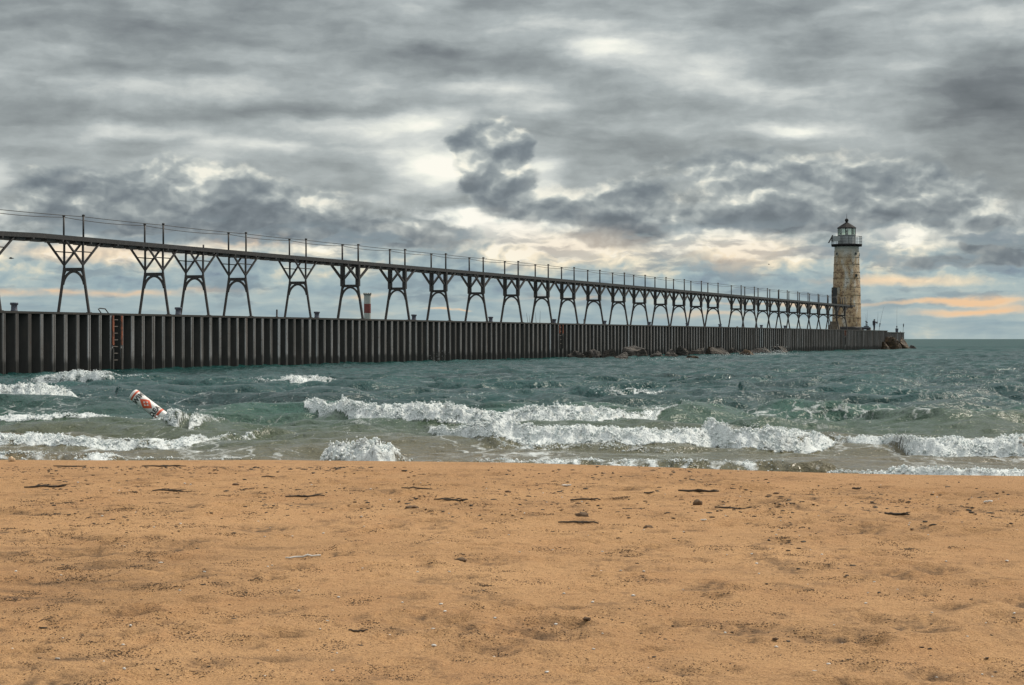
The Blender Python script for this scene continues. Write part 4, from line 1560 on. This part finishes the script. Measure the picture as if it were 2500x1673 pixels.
ROCKS = [
    (1388, 1447, 855, 877, 'sloping dark slab at the left end of the rocks', 1, M_RK, .8),
    (1424, 1470, 850, 876, 'blocky dark boulder behind the sloping slab at the left end', 2, M_RK, 0),
    (1466, 1512, 851, 876, 'flat topped dark boulder left of the largest one', 3, M_RK, .3),
    (1496, 1536, 858, 878, 'low dark rock at the waterline before the largest boulder', 4, M_RK, .5),
    (1520, 1586, 842, 875, 'largest dark boulder, humped, in the middle of the row', 5, M_RK, .4),
    (1580, 1628, 856, 876, 'pale edged slab sloping right into the water beside the largest boulder', 6, M_RK, .8),
    (1608, 1662, 851, 874, 'rounded grey brown boulder right of the largest one', 7, M_RK, .1),
    (1649, 1680, 842, 870, 'dark upright pointed rock against the piling', 8, M_RK, 0),
    (1660, 1712, 867, 877, 'low brown rock awash in front of the upright rock', 9, M_RB, 0),
    (1678, 1728, 848, 868, 'black rounded boulder right of the upright rock', 10, M_RK, .2),
    (1718, 1754, 845, 863, 'small brown boulder next to the black rounded one', 11, M_RB, 0),
    (1730, 1792, 844, 867, 'long slab slanting right towards the spray', 12, M_RK, .8),
    (1766, 1812, 848, 864, 'low dark boulder behind the long slanting slab', 13, M_RK, .3),
    (1804, 1846, 852, 868, 'flat wet rock just left of the spray', 14, M_RB, .2),
    (1834, 1890, 846, 864, 'dark boulder with spray breaking over it', 15, M_RK, .2),
    (1878, 1922, 844, 862, 'squarish boulder at the right end of the row', 16, M_RK, 0),
]
for (a, b_, t_, bo, lb, sd_, mt, sl) in ROCKS:
    boulder(a, b_, t_, bo, lb, sd_, mt, sl)
for (a, b_, t_, bo, lb, sd_, mt, sl) in [
        (2160, 2194, 820, 850, 'golden brown peaked boulder at the pier end', 31, M_RB, -.1),
        (2190, 2226, 821, 850, 'darker brown sloping boulder at the outer corner of the pier end', 32, M_RB, .6),
        (2150, 2178, 833, 851, 'small mossy boulder left of the peaked one at the pier end', 33, M_RB, 0),
        (2172, 2206, 836, 852, 'low brown boulder in front, between the two larger ones at the pier end', 35, M_RB, .2),
        (2216, 2242, 842, 852, 'lowest wet rock trailing into the lake at the pier end', 34, M_RK, .4)]:
    boulder(a, b_, t_, bo, lb, sd_, mt, sl, 'boulders at the pier end')


# ------------------------------------------------------------------ swim buoy
def make_buoy():
    D = 41.5
    top = at(323, 961, D)
    low = at(395, 1016, D - .1)
    ax = (top - low).normalized()
    r = .121
    length = 1.45
    base = top - ax * length
    # frame: right/up/outward as seen by the viewer
    view = Vector((top.x, top.y, 0)).normalized()
    out = (-view - ax * (-view).dot(ax)).normalized()
    rt = ax.cross(out)
    root = empty('swim_buoy', base, 'tilted white swim area buoy with orange bands and diamond, half sunk in foam', 'buoy')
    MWt = varied('buoy_white', (.70, .69, .66), (.78, .77, .74), 6, .45)
    MOr = varied('buoy_orange', (.62, .085, .03), (.70, .11, .04), 6, .5)
    MBk = varied('buoy_black', (.015, .015, .017), (.025, .025, .025), 6, .5)

    def cyl(a, rr, l):
        return base + ax * l + (out * math.cos(a) + rt * math.sin(a)) * rr

    def ring(prof, n=40):
        mb = MB()
        vs = [cyl(2 * math.pi * k / n, q, l) for q, l in prof for k in range(n)]
        fs = []
        for i in range(len(prof) - 1):
            for k in range(n):
                fs.append((i * n + k, i * n + (k + 1) % n, (i + 1) * n + (k + 1) % n, (i + 1) * n + k))
        mb.add(vs, fs, 0, True)
        return mb
    bz = ring([(.01, 0), (r * .8, .0), (r, .06), (r, length - .045), (r * .96, length - .025), (r * .84, length - .008), (r * .6, length), (.005, length + .004)])
    body = bz.build('body', MWt, root)
    L = length
    for a, b_ in ((L - .100, L - .060), (L - .735, L - .685)):
        ring([(r + .0005, a), (r + .003, a + .002), (r + .003, b_ - .002), (r + .0005, b_)]).build('orange_band', MOr, root)

    def wrap(mb, poly, rr, mi=0):
        """polygon in (arc length, height) wrapped on the cylinder, cut fine enough to follow the curve"""
        bm = bmesh.new()
        bm.faces.new([bm.verts.new((x, y, 0)) for x, y in poly])
        bmesh.ops.triangulate(bm, faces=bm.faces)
        for _ in range(3):
            bmesh.ops.subdivide_edges(bm, edges=bm.edges[:], cuts=1, use_grid_fill=True)
        bmesh.ops.triangulate(bm, faces=bm.faces)
        bm.verts.index_update()
        mb.add([cyl(v.co.x / r, rr, v.co.y) for v in bm.verts], [[v.index for v in f.verts] for f in bm.faces], mi)
        bm.free()
    dc = L - .385
    x0 = .006
    mb = MB()
    wrap(mb, [(x0 - .118, dc), (x0, dc - .158), (x0 + .118, dc), (x0, dc + .158)], r + .003)
    dm = mb.build('diamond', MOr, root)
    mb = MB()
    for sx, sy in ((1, 0), (-1, 0), (0, 1), (0, -1)):
        if sx:
            wrap(mb, [(x0 + sx * .058, dc), (x0 + sx * .026, dc + .030), (x0 + sx * .026, dc - .030)][::sx], r + .0055)
        else:
            wrap(mb, [(x0, dc + sy * .072), (x0 - .024, dc + sy * .034), (x0 + .024, dc + sy * .034)][::1], r + .0055)
    mb.build('cross_mark', MWt, dm)

    def text(word, h0, size, xoff, name):
        cu = bpy.data.curves.new('txt', 'FONT')
        cu.body = word
        cu.size = size
        cu.align_x = 'CENTER'
        cu.offset = .0045
        cu.space_character = 1.02
        ob = bpy.data.objects.new('txt', cu)
        COL.objects.link(ob)
        dg = bpy.context.evaluated_depsgraph_get()
        dg.update()
        me = bpy.data.meshes.new_from_object(ob.evaluated_get(dg))
        bm = bmesh.new()
        bm.from_mesh(me)
        bmesh.ops.triangulate(bm, faces=bm.faces)
        bmesh.ops.subdivide_edges(bm, edges=[e for e in bm.edges if e.calc_length() > .015], cuts=2, use_grid_fill=True)
        bmesh.ops.triangulate(bm, faces=bm.faces)
        bm.verts.index_update()
        mb = MB()
        mb.add([cyl((v.co.x + xoff) / r, r + .0045, v.co.y + h0) for v in bm.verts], [[v.index for v in f.verts] for f in bm.faces])
        bm.free()
        bpy.data.objects.remove(ob)
        bpy.data.curves.remove(cu)
        bpy.data.meshes.remove(me)
        mb.build(name, MBk, root)
    text('SWIM', L - .225, .140, -.026, 'lettering')
    text('AREA', L - .665, .140, -.036, 'lettering')


make_buoy()


# ------------------------------------------------------------------ person fishing and tackle at the pier end
def skin_body(name, chains, mat, parent=None):
    """chains: list of polylines of (point, radius); first point of the first chain is the root"""
    me = bpy.data.meshes.new(name)
    verts, edges, rad, index = [], [], [], {}
    for ch in chains:
        prev = None
        for p, r in ch:
            key = tuple(round(c, 4) for c in p)
            if key not in index:
                index[key] = len(verts)
                verts.append(p); rad.append(r)
            i = index[key]
            if prev is not None:
                edges.append((prev, i))
            prev = i
    me.from_pydata(verts, edges, [])
    o = bpy.data.objects.new(name, me)
    COL.objects.link(o)
    o.modifiers.new('skin', 'SKIN')
    ss_ = o.modifiers.new('sub', 'SUBSURF')
    ss_.levels = 1
    ss_.render_levels = 2
    if not me.skin_vertices:
        bpy.context.view_layer.objects.active = o
    lay = me.skin_vertices[0] if me.skin_vertices else None
    if lay:
        for i, r in enumerate(rad):
            lay.data[i].radius = (r, r)
            lay.data[i].use_root = (i == 0)
    me.materials.append(mat)
    dg = bpy.context.evaluated_depsgraph_get()
    dg.update()
    m2 = bpy.data.meshes.new_from_object(o.evaluated_get(dg))
    m2.name = name
    for p in m2.polygons:
        p.use_smooth = True
    o.modifiers.clear()
    o.data = m2
    if not m2.materials:
        m2.materials.append(mat)
    if parent is not None:
        attach(o, parent)
    return o


def rod_thing(pts, r, label, reel=None, grip=None, name='fishing_rod'):
    root = empty(name, pts[0], label, 'fishing rod', 'fishing rods on the pier')
    mb = MB()
    n = len(pts)
    mb.tube(pts, [r * (1 - .7 * i / (n - 1)) for i in range(n)], 6)
    mb.build('blank', M_IRON, root)
    if reel is not None:
        mb = MB()
        mb.lathe([(.03, -.1), (.10, -.08), (.11, .06), (.05, .10)], 12, reel)
        mb.build('reel', M_BOLL, root)
    if grip is not None:
        mb = MB()
        mb.tube([grip[0], grip[1]], r * 2.2, 8)
        mb.build('grip', M_IRON, root)
    return root


def make_angler():
    t = 2.6
    cpx = lambda x: 2080 + x * .0956
    cpy = lambda y: 720 + y * .0956
    s = s_of(cpx(565), t)
    B = pp(s, t, PT)
    D = B.y
    H = 1.74
    MJ = varied('dark_clothing', (.018, .020, .030), (.034, .036, .050), 8, .85)
    MSk = varied('skin', (.30, .17, .12), (.36, .21, .15), 8, .6)
    MCap = varied('dark_knit_cap', (.016, .016, .018), (.03, .03, .032), 20, .9)
    root = empty('person', B, 'person in dark jacket and trousers standing at the pier end, arms raised to a rod', 'person')
    fx = Vector((.92, .25, 0)).normalized()       # facing right
    lt = ZV.cross(fx)

    def P(f, l, z):
        v = B + fx * f + lt * l + ZV * z
        return (v.x, v.y, v.z)
    hip, chest, neck = P(0, 0, .95), P(-.03, 0, 1.30), P(-.01, 0, 1.47)
    body = [[(hip, .15), (P(-.02, 0, 1.12), .155), (chest, .17), (neck, .07), (P(.03, 0, 1.56), .085), (P(.04, 0, 1.64), .098), (P(.03, 0, 1.71), .075)]]
    for sg in (-1, 1):
        body.append([(hip, .15), (P(0, sg * .10, .86), .125), (P(.03, sg * .11, .48), .095), (P(-.01, sg * .12, .10), .072), (P(.0, sg * .12, .05), .05), (P(.16, sg * .13, .04), .038)])
        ex = P(.16, sg * .20, 1.22) if sg == 1 else P(.20, sg * .20, 1.24)
        hd = P(.42, sg * .08, 1.34) if sg == 1 else P(.36, sg * .06, 1.10)
        body.append([(chest, .17), (P(-.02, sg * .19, 1.40), .075), (ex, .055), (hd, .038)])
    o = skin_body('body', body, MJ, root)
    # hands: palm, four fingers, thumb closed round the rod
    for sg in (-1, 1):
        hd = Vector(P(.44, .08, 1.35)) if sg == 1 else Vector(P(.38, -.06, 1.10))
        ch = [[(tuple(hd), .032), (tuple(hd + fx * .06), .036)]]
        for k in range(4):
            a = hd + fx * .07 + ZV * (.028 - k * .02)
            ch.append([(tuple(hd + fx * .06), .03), (tuple(a), .010), (tuple(a + fx * .03 - lt * sg * .012), .009), (tuple(a + fx * (.028 - k * .003) - lt * sg * .04), .008)])
        a = hd + fx * .02 + ZV * .03
        ch.append([(tuple(hd), .032), (tuple(a), .011), (tuple(a + fx * .035 + ZV * .012 - lt * sg * .02), .009)])
        skin_body('hand', ch, MSk, root)
    # face and cap
    mb = MB()
    hc = Vector(P(.055, 0, 1.60))
    mb.lathe([(.02, -.095), (.06, -.08), (.078, -.02), (.080, .03), (.06, .06)], 14, hc)
    mb.tube([hc + fx * .07 + ZV * .01, hc + fx * .105 - ZV * .02], [.012, .016], 6)
    for sg in (-1, 1):
        mb.tube([hc + lt * sg * .075 + ZV * .02, hc + lt * sg * .085 - ZV * .02 - fx * .01], [.02, .015], 6)
    mb.build('face', MSk, root)
    mb = MB()
    hc = Vector(P(.03, 0, 1.655))
    mb.lathe([(.108, -.05), (.112, .0), (.10, .05), (.06, .085), (.01, .095)], 18, hc)
    mb.tube([hc + fx * .09 - ZV * .02, hc + fx * .17 - ZV * .035], [.06, .03], 8)
    mb.build('cap', MCap, root)
    mb = MB()
    jc = [(.165, .80), (.185, .86), (.19, 1.05), (.205, 1.28), (.19, 1.40), (.12, 1.47), (.075, 1.49)]
    vs, fs = [], []
    n = 20
    for r_, z in jc:
        for k in range(n):
            a = 2 * math.pi * k / n
            vs.append(P(r_ * 1.15 * math.cos(a) - .015, r_ * 1.25 * math.sin(a), z * 1.03))
    for i in range(len(jc) - 1):
        for k in range(n):
            fs.append((i * n + k, i * n + (k + 1) % n, (i + 1) * n + (k + 1) % n, (i + 1) * n + k))
    mb.add(vs, fs, 0, True)
    mb.build('jacket', MJ, root)
    # rod in the hands
    g0 = Vector(P(.50, .02, 1.0))
    tip = at(cpx(668), cpy(440), D - .1)
    rod_thing([g0, g0.lerp(tip, .5) + fx * .02, tip], .022, 'fishing rod held upright by the standing person', g0 + ZV * .25, (g0, g0 + (tip - g0) * .2))
    # rod in a holder right of the person
    tt = 1.4
    b = pp(s_of(cpx(690), tt), tt, PT)
    a1, a2 = at(cpx(716), cpy(740), b.y), at(cpx(822), cpy(280), b.y)
    rod_thing([b, a1, a1.lerp(a2, .5) - fx * .05, a2], .026, 'tall leaning fishing rod with a dark reel, right of the person', a1, (b.lerp(a1, .55), a1))
    # bucket with an upright rod on the low end of the pier
    tt = 1.6
    PL = PT - .24
    b = pp(s_of(cpx(1145), tt), tt, PL)
    root2 = empty('bucket', b, 'grey bucket with a lid rim standing on the low outer end of the pier', 'bucket')
    mb = MB()
    h = .62
    mb.lathe([(.20, 0), (.24, h * .9), (.27, h * .9), (.27, h), (.22, h)], 18, b, smooth=False)
    mb.build('pail', M_BOLL, root2)
    mb = MB()
    mb.tube([b + Vector((-.25, 0, h * .9)), b + Vector((-.12, 0, h * 1.15)), b + Vector((.12, 0, h * 1.15)), b + Vector((.25, 0, h * .9))], .012, 5)
    mb.build('handle', M_IRON, root2)
    top = at(cpx(1150), cpy(290), b.y)
    rod_thing([b + ZV * .1, b + ZV * 1.3, top], .024, 'tall upright fishing rod standing in the grey bucket', b + ZV * .95, (b + ZV * .6, b + ZV * 1.0))
    b = pp(s_of(cpx(1302), tt), tt, PL)
    top = at(cpx(1318), cpy(735), b.y)
    rod_thing([b, b.lerp(top, .6), top], .028, 'short rod stump at the very tip of the pier', b.lerp(top, .85), (b.lerp(top, .6), top))
    # dark gull-sized lump: a mooring cleat
    b = pp(s_of(cpx(1235), tt), tt, PL)
    mb = MB()
    mb.box(b + ZV * .05, (.14, .10, .10), (U, N_, ZV))
    mb.tube([b - U * .22 + ZV * .17, b - U * .1 + ZV * .13, b + U * .1 + ZV * .13, b + U * .22 + ZV * .17], [.03, .05, .05, .03], 8)
    o = mb.build('mooring_cleat', M_IRON, None, b)
    tag(o, 'small dark cleat between the bucket and the tip of the pier', 'cleat')
    # tackle cart with two rods
    tt = 2.2
    b = pp(s_of(cpx(335), tt), tt, PT)
    root3 = empty('tackle_cart', b, 'low dark tackle cart with upright rod tubes beside the lighthouse', 'cart')
    mb = MB()
    w = .70
    mb.box(b + ZV * .30, (w * 2, .55, .36), (fx, lt, ZV))
    mb.box(b + fx * .2 + ZV * .58, (w * .9, .45, .14), (fx, lt, ZV))
    mb.build('box', MJ, root3)
    for sg in (-1, 1):
        mb = MB()
        for l in (-.3, .3):
            mb.tube([b + fx * sg * .5 + lt * l + ZV * .16 - lt * .03, b + fx * sg * .5 + lt * l + ZV * .16 + lt * .03], .16, 14)
        mb.build('wheels', M_IRON, root3)
    mb = MB()
    mb.tube([b + fx * .15 + ZV * .6, b + fx * .15 + ZV * 1.15], .06, 8)
    mb.tube([b + fx * .32 + ZV * .6, b + fx * .32 + ZV * 1.0], .06, 8)
    mb.bar(b - fx * .6 + ZV * .45, b - fx * .72 + ZV * .85, .04, .04)
    mb.build('rod_tubes', M_IRON, root3)
    a = b + fx * .15 + ZV * .62
    rod_thing([a, a + ZV * 1.2, at(cpx(352), cpy(490), b.y)], .022, 'shorter fishing rod standing in the tackle cart', a + ZV * .7)
    a = b + fx * .32 + ZV * .62
    rod_thing([a, a + ZV * 1.0, at(cpx(392), cpy(380), b.y)], .020, 'longer thin fishing rod standing in the tackle cart', a + ZV * .55)
    b = pp(s_of(cpx(452), tt), tt, PT)
    root4 = empty('tackle_box', b, 'small dark tackle box on the pier left of the person', 'box')
    mb = MB(); mb.box(b + ZV * .17, (.40, .3, .34), (U, N_, ZV)); mb.build('case', M_RUNG, root4)
    mb = MB(); mb.box(b + ZV * .37, (.44, .33, .06), (U, N_, ZV)); mb.tube([b - U * .1 + ZV * .4, b - U * .06 + ZV * .46, b + U * .06 + ZV * .46, b + U * .1 + ZV * .4], .012, 5); mb.build('lid', M_IRON, root4)
    # thin rods leaning on the pier far left of the lighthouse
    tt = 3.0
    for x, y, dx, lb in ((1289, 764, -4, 'thin faint rod, leftmost of four on the pier before the smaller ladder'), (1294, 770, -2, 'shortest of four thin rods on the pier before the smaller ladder'),
                         (1309, 762, -2, 'third of four thin rods on the pier before the smaller ladder'), (1318, 758, 1, 'tallest of four thin rods, the one nearest the smaller ladder')):
        b = pp(s_of(x, tt), tt, PT)
        top = at(x + dx, y, b.y)
        rod_thing([b, b.lerp(top, .5), top], .020, lb)


make_angler()


# ------------------------------------------------------------------ gulls in the sky
def gull(px, py, D, span, label, yaw, lift):
    c = at(px, py, D)
    root = empty('gull', c, label, 'bird', 'gulls in flight')
    MG = varied('gull_grey', (.06, .06, .065), (.14, .14, .15), 10, .8)
    f = Vector((math.cos(yaw), math.sin(yaw), 0))
    l = ZV.cross(f)
    mb = MB()
    k = span
    mb.tube([c - f * .26 * k, c - f * .17 * k, c - f * .05 * k, c + f * .08 * k, c + f * .15 * k, c + f * .20 * k], [.012 * k, .035 * k, .055 * k, .05 * k, .035 * k, .006 * k], 10)
    mb.build('body', MG, root)
    for sg in (-1, 1):
        mb = MB()
        pts = [(0.03, .0, .02, .13), (.20, .05 + lift * .10, .05, .12), (.36, .06 + lift * .06, .0, .08), (.52, .02 - lift * .05, -.08, .015)]
        vs = []
        for (o, z, fw, ch) in pts:
            for e in (ch * .5, -ch * .5):
                for th in (.006, -.006):
                    vs.append(c + l * sg * o * k + f * (fw + e) * k + ZV * (z + th) * k)
        fs = []
        for i in range(3):
            a, b_ = i * 4, i * 4 + 4
            fs += [(a, b_, b_ + 2, a + 2), (a + 1, a + 3, b_ + 3, b_ + 1), (a, a + 1, b_ + 1, b_), (a + 2, b_ + 2, b_ + 3, a + 3)]
        fs += [(0, 2, 3, 1), (12, 13, 15, 14)]
        mb.add(vs, fs, 0, True)
        mb.build('wing', MG, root)


gull(27, 631, 170, .95, 'gull gliding low under the catwalk deck at the far left', R(200), .4)
gull(1187, 633, 230, .45, 'tiny gull beside the catwalk cables near the middle', R(30), 1.0)
gull(1877, 646, 400, .8, 'faint gull in the bright clouds left of the lighthouse', R(160), 1.2)


# ------------------------------------------------------------------ things lying on the sand
M_TWIG = varied('dark_driftwood', (.030, .024, .017), (.085, .064, .044), 25, .9)
M_PALE = varied('bleached_driftwood', (.55, .52, .47), (.74, .72, .68), 20, .8)


def stick(px, py, wpx, label, mat=M_TWIG, r=.012, yaw=0.0, branches=0, seed=1, name='driftwood_stick', cat='stick', group='sticks on the sand', bend=.04):
    c = on_sand(px, py)
    L = wpx / F * c.y
    rg = random.Random(seed)
    d = Vector((math.cos(yaw), math.sin(yaw), 0))
    e = ZV.cross(d)
    n = 9
    pts = []
    for i in range(n):
        f = i / (n - 1) - .5
        q = c + d * f * L + e * (bend * L * math.sin(f * 5 + seed) + rg.uniform(-.01, .01) * L)
        q.z = sand_z(q.x, q.y) + r * .7 + max(0, rg.gauss(0, .25)) * r
        pts.append(q)
    mb = MB()
    r = r * .62
    mb.tube(pts, [r * (.55 + .45 * math.sin(math.pi * (i + .8) / n)) for i in range(n)], 7)
    root = mb.build(name, mat, None, c)
    tag(root, label, cat, group)
    for k in range(branches):
        i = rg.randrange(2, n - 2)
        b0 = pts[i]
        ang = yaw + rg.choice((-1, 1)) * rg.uniform(.3, .9)
        ll = L * rg.uniform(.15, .4)
        b1 = b0 + Vector((math.cos(ang), math.sin(ang), 0)) * ll
        b1.z = sand_z(b1.x, b1.y) + r * rg.uniform(.5, 3.0)
        mb = MB()
        mb.tube([b0, b0.lerp(b1, .5) + ZV * r * .6, b1], [r * .6, r * .5, r * .25], 6)
        mb.build('twig', mat, root)
    return root


stick(740, 1363, 86, 'thin white curved stick lying alone on the open sand', M_PALE, .008, .08, 0, 3, bend=.05)
stick(1706, 1203, 100, 'forked dark driftwood branch right of centre near the wash', M_TWIG, .014, .06, 5, 4)
stick(1430, 1221, 74, 'dark straight stick left of the forked branch', M_TWIG, .010, .1, 1, 5)
stick(1412, 1280, 100, 'dark broken twig half buried below the straight stick', M_TWIG, .010, -.25, 3, 6)
stick(1790, 1244, 90, 'dark twig pressed in the sand below the forked branch', M_TWIG, .010, -.15, 2, 7)
stick(1018, 1194, 76, 'long thin dark stick near the wash left of centre', M_TWIG, .008, -.04, 0, 8)
stick(655, 1168, 34, 'short dark stick close to the wash above the white curved one', M_TWIG, .008, .0, 0, 9)
stick(400, 1140, 110, 'row of tangled dark twigs at the edge of the wash on the left', M_TWIG, .010, .0, 6, 10)
stick(170, 1140, 80, 'dark stick at the edge of the wash at the far left', M_TWIG, .009, .05, 1, 11)
stick(110, 1189, 100, 'tangle of dark twigs on a sand hump at the left', M_TWIG, .012, .1, 7, 12)
stick(410, 1200, 76, 'small heap of dark twigs right of the left hump', M_TWIG, .009, -.05, 5, 13)
stick(745, 1212, 96, 'spread of dark twigs on the sand left of centre', M_TWIG, .010, .0, 7, 14)
stick(1100, 1223, 80, 'heap of dark twigs just left of centre', M_TWIG, .010, .0, 7, 15)
stick(2092, 1196, 24, 'small dark chip of wood on the smooth sand at the right', M_TWIG, .012, .3, 0, 16)
stick(1585, 1209, 26, 'short dark chip between the straight stick and the forked branch', M_TWIG, .010, .1, 0, 17)
stick(875, 1544, 48, 'short dark stick on the foreground sand', M_TWIG, .006, -.05, 0, 18)
stick(2190, 1260, 60, 'dark bent twig on the ridge at the right', M_TWIG, .014, -.2, 2, 19)
stick(1383, 1190, 22, 'small pale shell shaped scrap near the wash at centre', M_PALE, .012, .05, 0, 21, 'shell', 'shell', 'pale shells and scraps', .12)
stick(2412, 1229, 20, 'small pale curved shell at the right edge', M_PALE, .012, .1, 0, 22, 'shell', 'shell', 'pale shells and scraps', .2)
stick(1718, 1272, 14, 'tiny pale scrap below the forked branch', M_PALE, .008, .1, 0, 23, 'shell', 'shell', 'pale shells and scraps', .1)


def lump(px, py, wpx, hpx, label, mat, name, cat, group, seed):
    c = on_sand(px, py)
    w = wpx / F * c.y * .5
    h = hpx / F * c.y
    bm = bmesh.new()
    bmesh.ops.create_icosphere(bm, subdivisions=3, radius=1)
    import mathutils
    for v in bm.verts:
        v.co *= 1 + .35 * mathutils.noise.noise(v.co * 1.6 + Vector((seed, 0, 0))) + .15 * mathutils.noise.noise(v.co * 4 + Vector((seed, 2, 0)))
        v.co = (v.co.x * w, v.co.y * w * .8, v.co.z * h * .6 + h * .3)
    me = bpy.data.meshes.new(name)
    bm.to_mesh(me)
    bm.free()
    for p in me.polygons:
        p.use_smooth = True
    me.materials.append(mat)
    o = bpy.data.objects.new(name, me)
    COL.objects.link(o)
    o.location = c
    tag(o, label, cat, group)


M_CLOD = varied('damp_sand_clod', (.09, .06, .035), (.17, .105, .06), 30, .95, bmp=.4)
M_GRAIN = varied('dark_grains', (.045, .030, .018), (.12, .075, .042), 60, .95)
M_STONE2 = varied('tan_stone', (.40, .27, .15), (.55, .40, .25), 12, .7)
lump(28, 1127, 17, 13, 'round tan stone at the wash line, far left', M_STONE2, 'stone', 'stone', None, 1)
for i, (px, py, w, h, lb) in enumerate([
        (1420, 1262, 36, 12, 'dark round clod left of the forked branch'), (1703, 1233, 22, 14, 'dark clod just under the forked branch'),
        (1583, 1290, 22, 10, 'dark clod below the straight stick'), (1005, 1246, 34, 8, 'flat dark clod left of the image centre'),
        (1240, 1203, 14, 6, 'dark pebble like clod near the centre of the wash'), (575, 1185, 16, 6, 'dark clod between the left hump and the wash'),
        (1433, 1520, 20, 8, 'dark clod on the foreground sand right of centre'), (1893, 1568, 14, 7, 'small dark clod on the right foreground'),
        (1125, 1364, 28, 10, 'brown clod right of the white curved stick'), (1895, 1206, 14, 5, 'small dark clod right of the forked branch'),
        (1610, 1612 - 420, 12, 5, 'tiny dark clod left of the forked branch near the wash')]):
    lump(px, py, w, h, lb, M_CLOD, 'sand_clod', 'clod', 'dark clods on the sand', i + 3)


def make_grit():
    rg = np.random.default_rng(99)
    C, Rr = [], []
    # bits of charred wood and weed: strewn, thicker on drift lines
    lines = [(1140, 6, 900, 0, 900), (1150, 14, 700, 0, 2500), (1195, 14, 500, 0, 2500), (1225, 12, 520, 600, 2500), (1245, 14, 420, 0, 2500), (1270, 18, 300, 0, 2500),
             (1300, 40, 220, 0, 2500), (1400, 90, 150, 0, 2500), (1520, 60, 120, 0, 2500), (1600, 50, 90, 0, 2500)]
    for (py, sp, n, xa, xb) in lines:
        cl = rg.uniform(xa, xb, max(6, n // 9))
        for i in range(n):
            px = rg.choice(cl) + rg.normal(0, 26)
            y_ = py + rg.normal(0, sp)
            if y_ < 1172 if px > 1900 else y_ < 1140:
                continue
            if y_ > 1668:
                continue
            p = on_sand(px, y_)
            r = float(np.clip(np.exp(rg.normal(np.log(.0045), .5)), .002, .014)) * (p.y / 13) ** .8
            C.append((p.x, p.y, p.z + r * .12))
            Rr.append(r)
    o = blobs_mesh('beach_debris', np.array(C), np.array(Rr), M_TWIG, (1.7, 1.1, .40), 3, .4)
    tag(o, 'scattered dark crumbs of wood and weed on the sand', 'debris', kind='stuff')
    # coarse dark grains: heaped in small smudges and strewn singly
    C, Rr = [], []

    def put(x, y, r):
        C.append((x, y, sand_z(x, y) + r * .15))
        Rr.append(r)
    for i in range(440):
        px, py = rg.uniform(-60, 2560), 1180 + 490 * rg.random() ** 1.1
        if rg.random() < .35:
            px = rg.normal(250, 260)
        c = on_sand(px, py)
        n = int(rg.integers(14, 110))
        sx, sy = rg.uniform(.02, .09), rg.uniform(.02, .07)
        k = rg.uniform(-.5, .5)
        for j in range(n):
            u, v = rg.normal(0, 1), rg.normal(0, 1)
            put(c.x + u * sx, c.y + v * sy + k * u * sx, float(rg.uniform(.0010, .0030)) * (c.y / 9) ** .6)
    for i in range(22000):
        px, py = rg.uniform(-120, 2620), 1150 + 520 * rg.random()
        z = .5
        D = (ZC - z) * F / (py - HY)
        put((px - 1250) / F * D, D, float(rg.uniform(.0008, .0019)) * (D / 9) ** .7)
    C, Rr = np.array(C), np.array(Rr)
    ok = C[:, 1] < crest_y(C[:, 0] / C[:, 1]) - .3
    o = blobs_mesh('coarse_grains', C[ok], Rr[ok], M_GRAIN, (1.5, 1.1, .6), 4, .4)
    tag(o, 'dark coarse grains smudged over the sand', 'grit', kind='stuff')
    C, Rr = [], []
    for i in range(150):
        px, y_ = rg.uniform(0, 2500), 1180 + 480 * rg.random() ** 1.6
        p = on_sand(px, y_)
        r = rg.uniform(.003, .007)
        C.append((p.x, p.y, p.z + r * .4)); Rr.append(r)
    o = blobs_mesh('shell_fragments', np.array(C), np.array(Rr), M_PALE, (1.4, 1, .6), 5, .3)
    tag(o, 'tiny pale shell crumbs scattered over the sand', 'debris', kind='stuff')


make_grit()
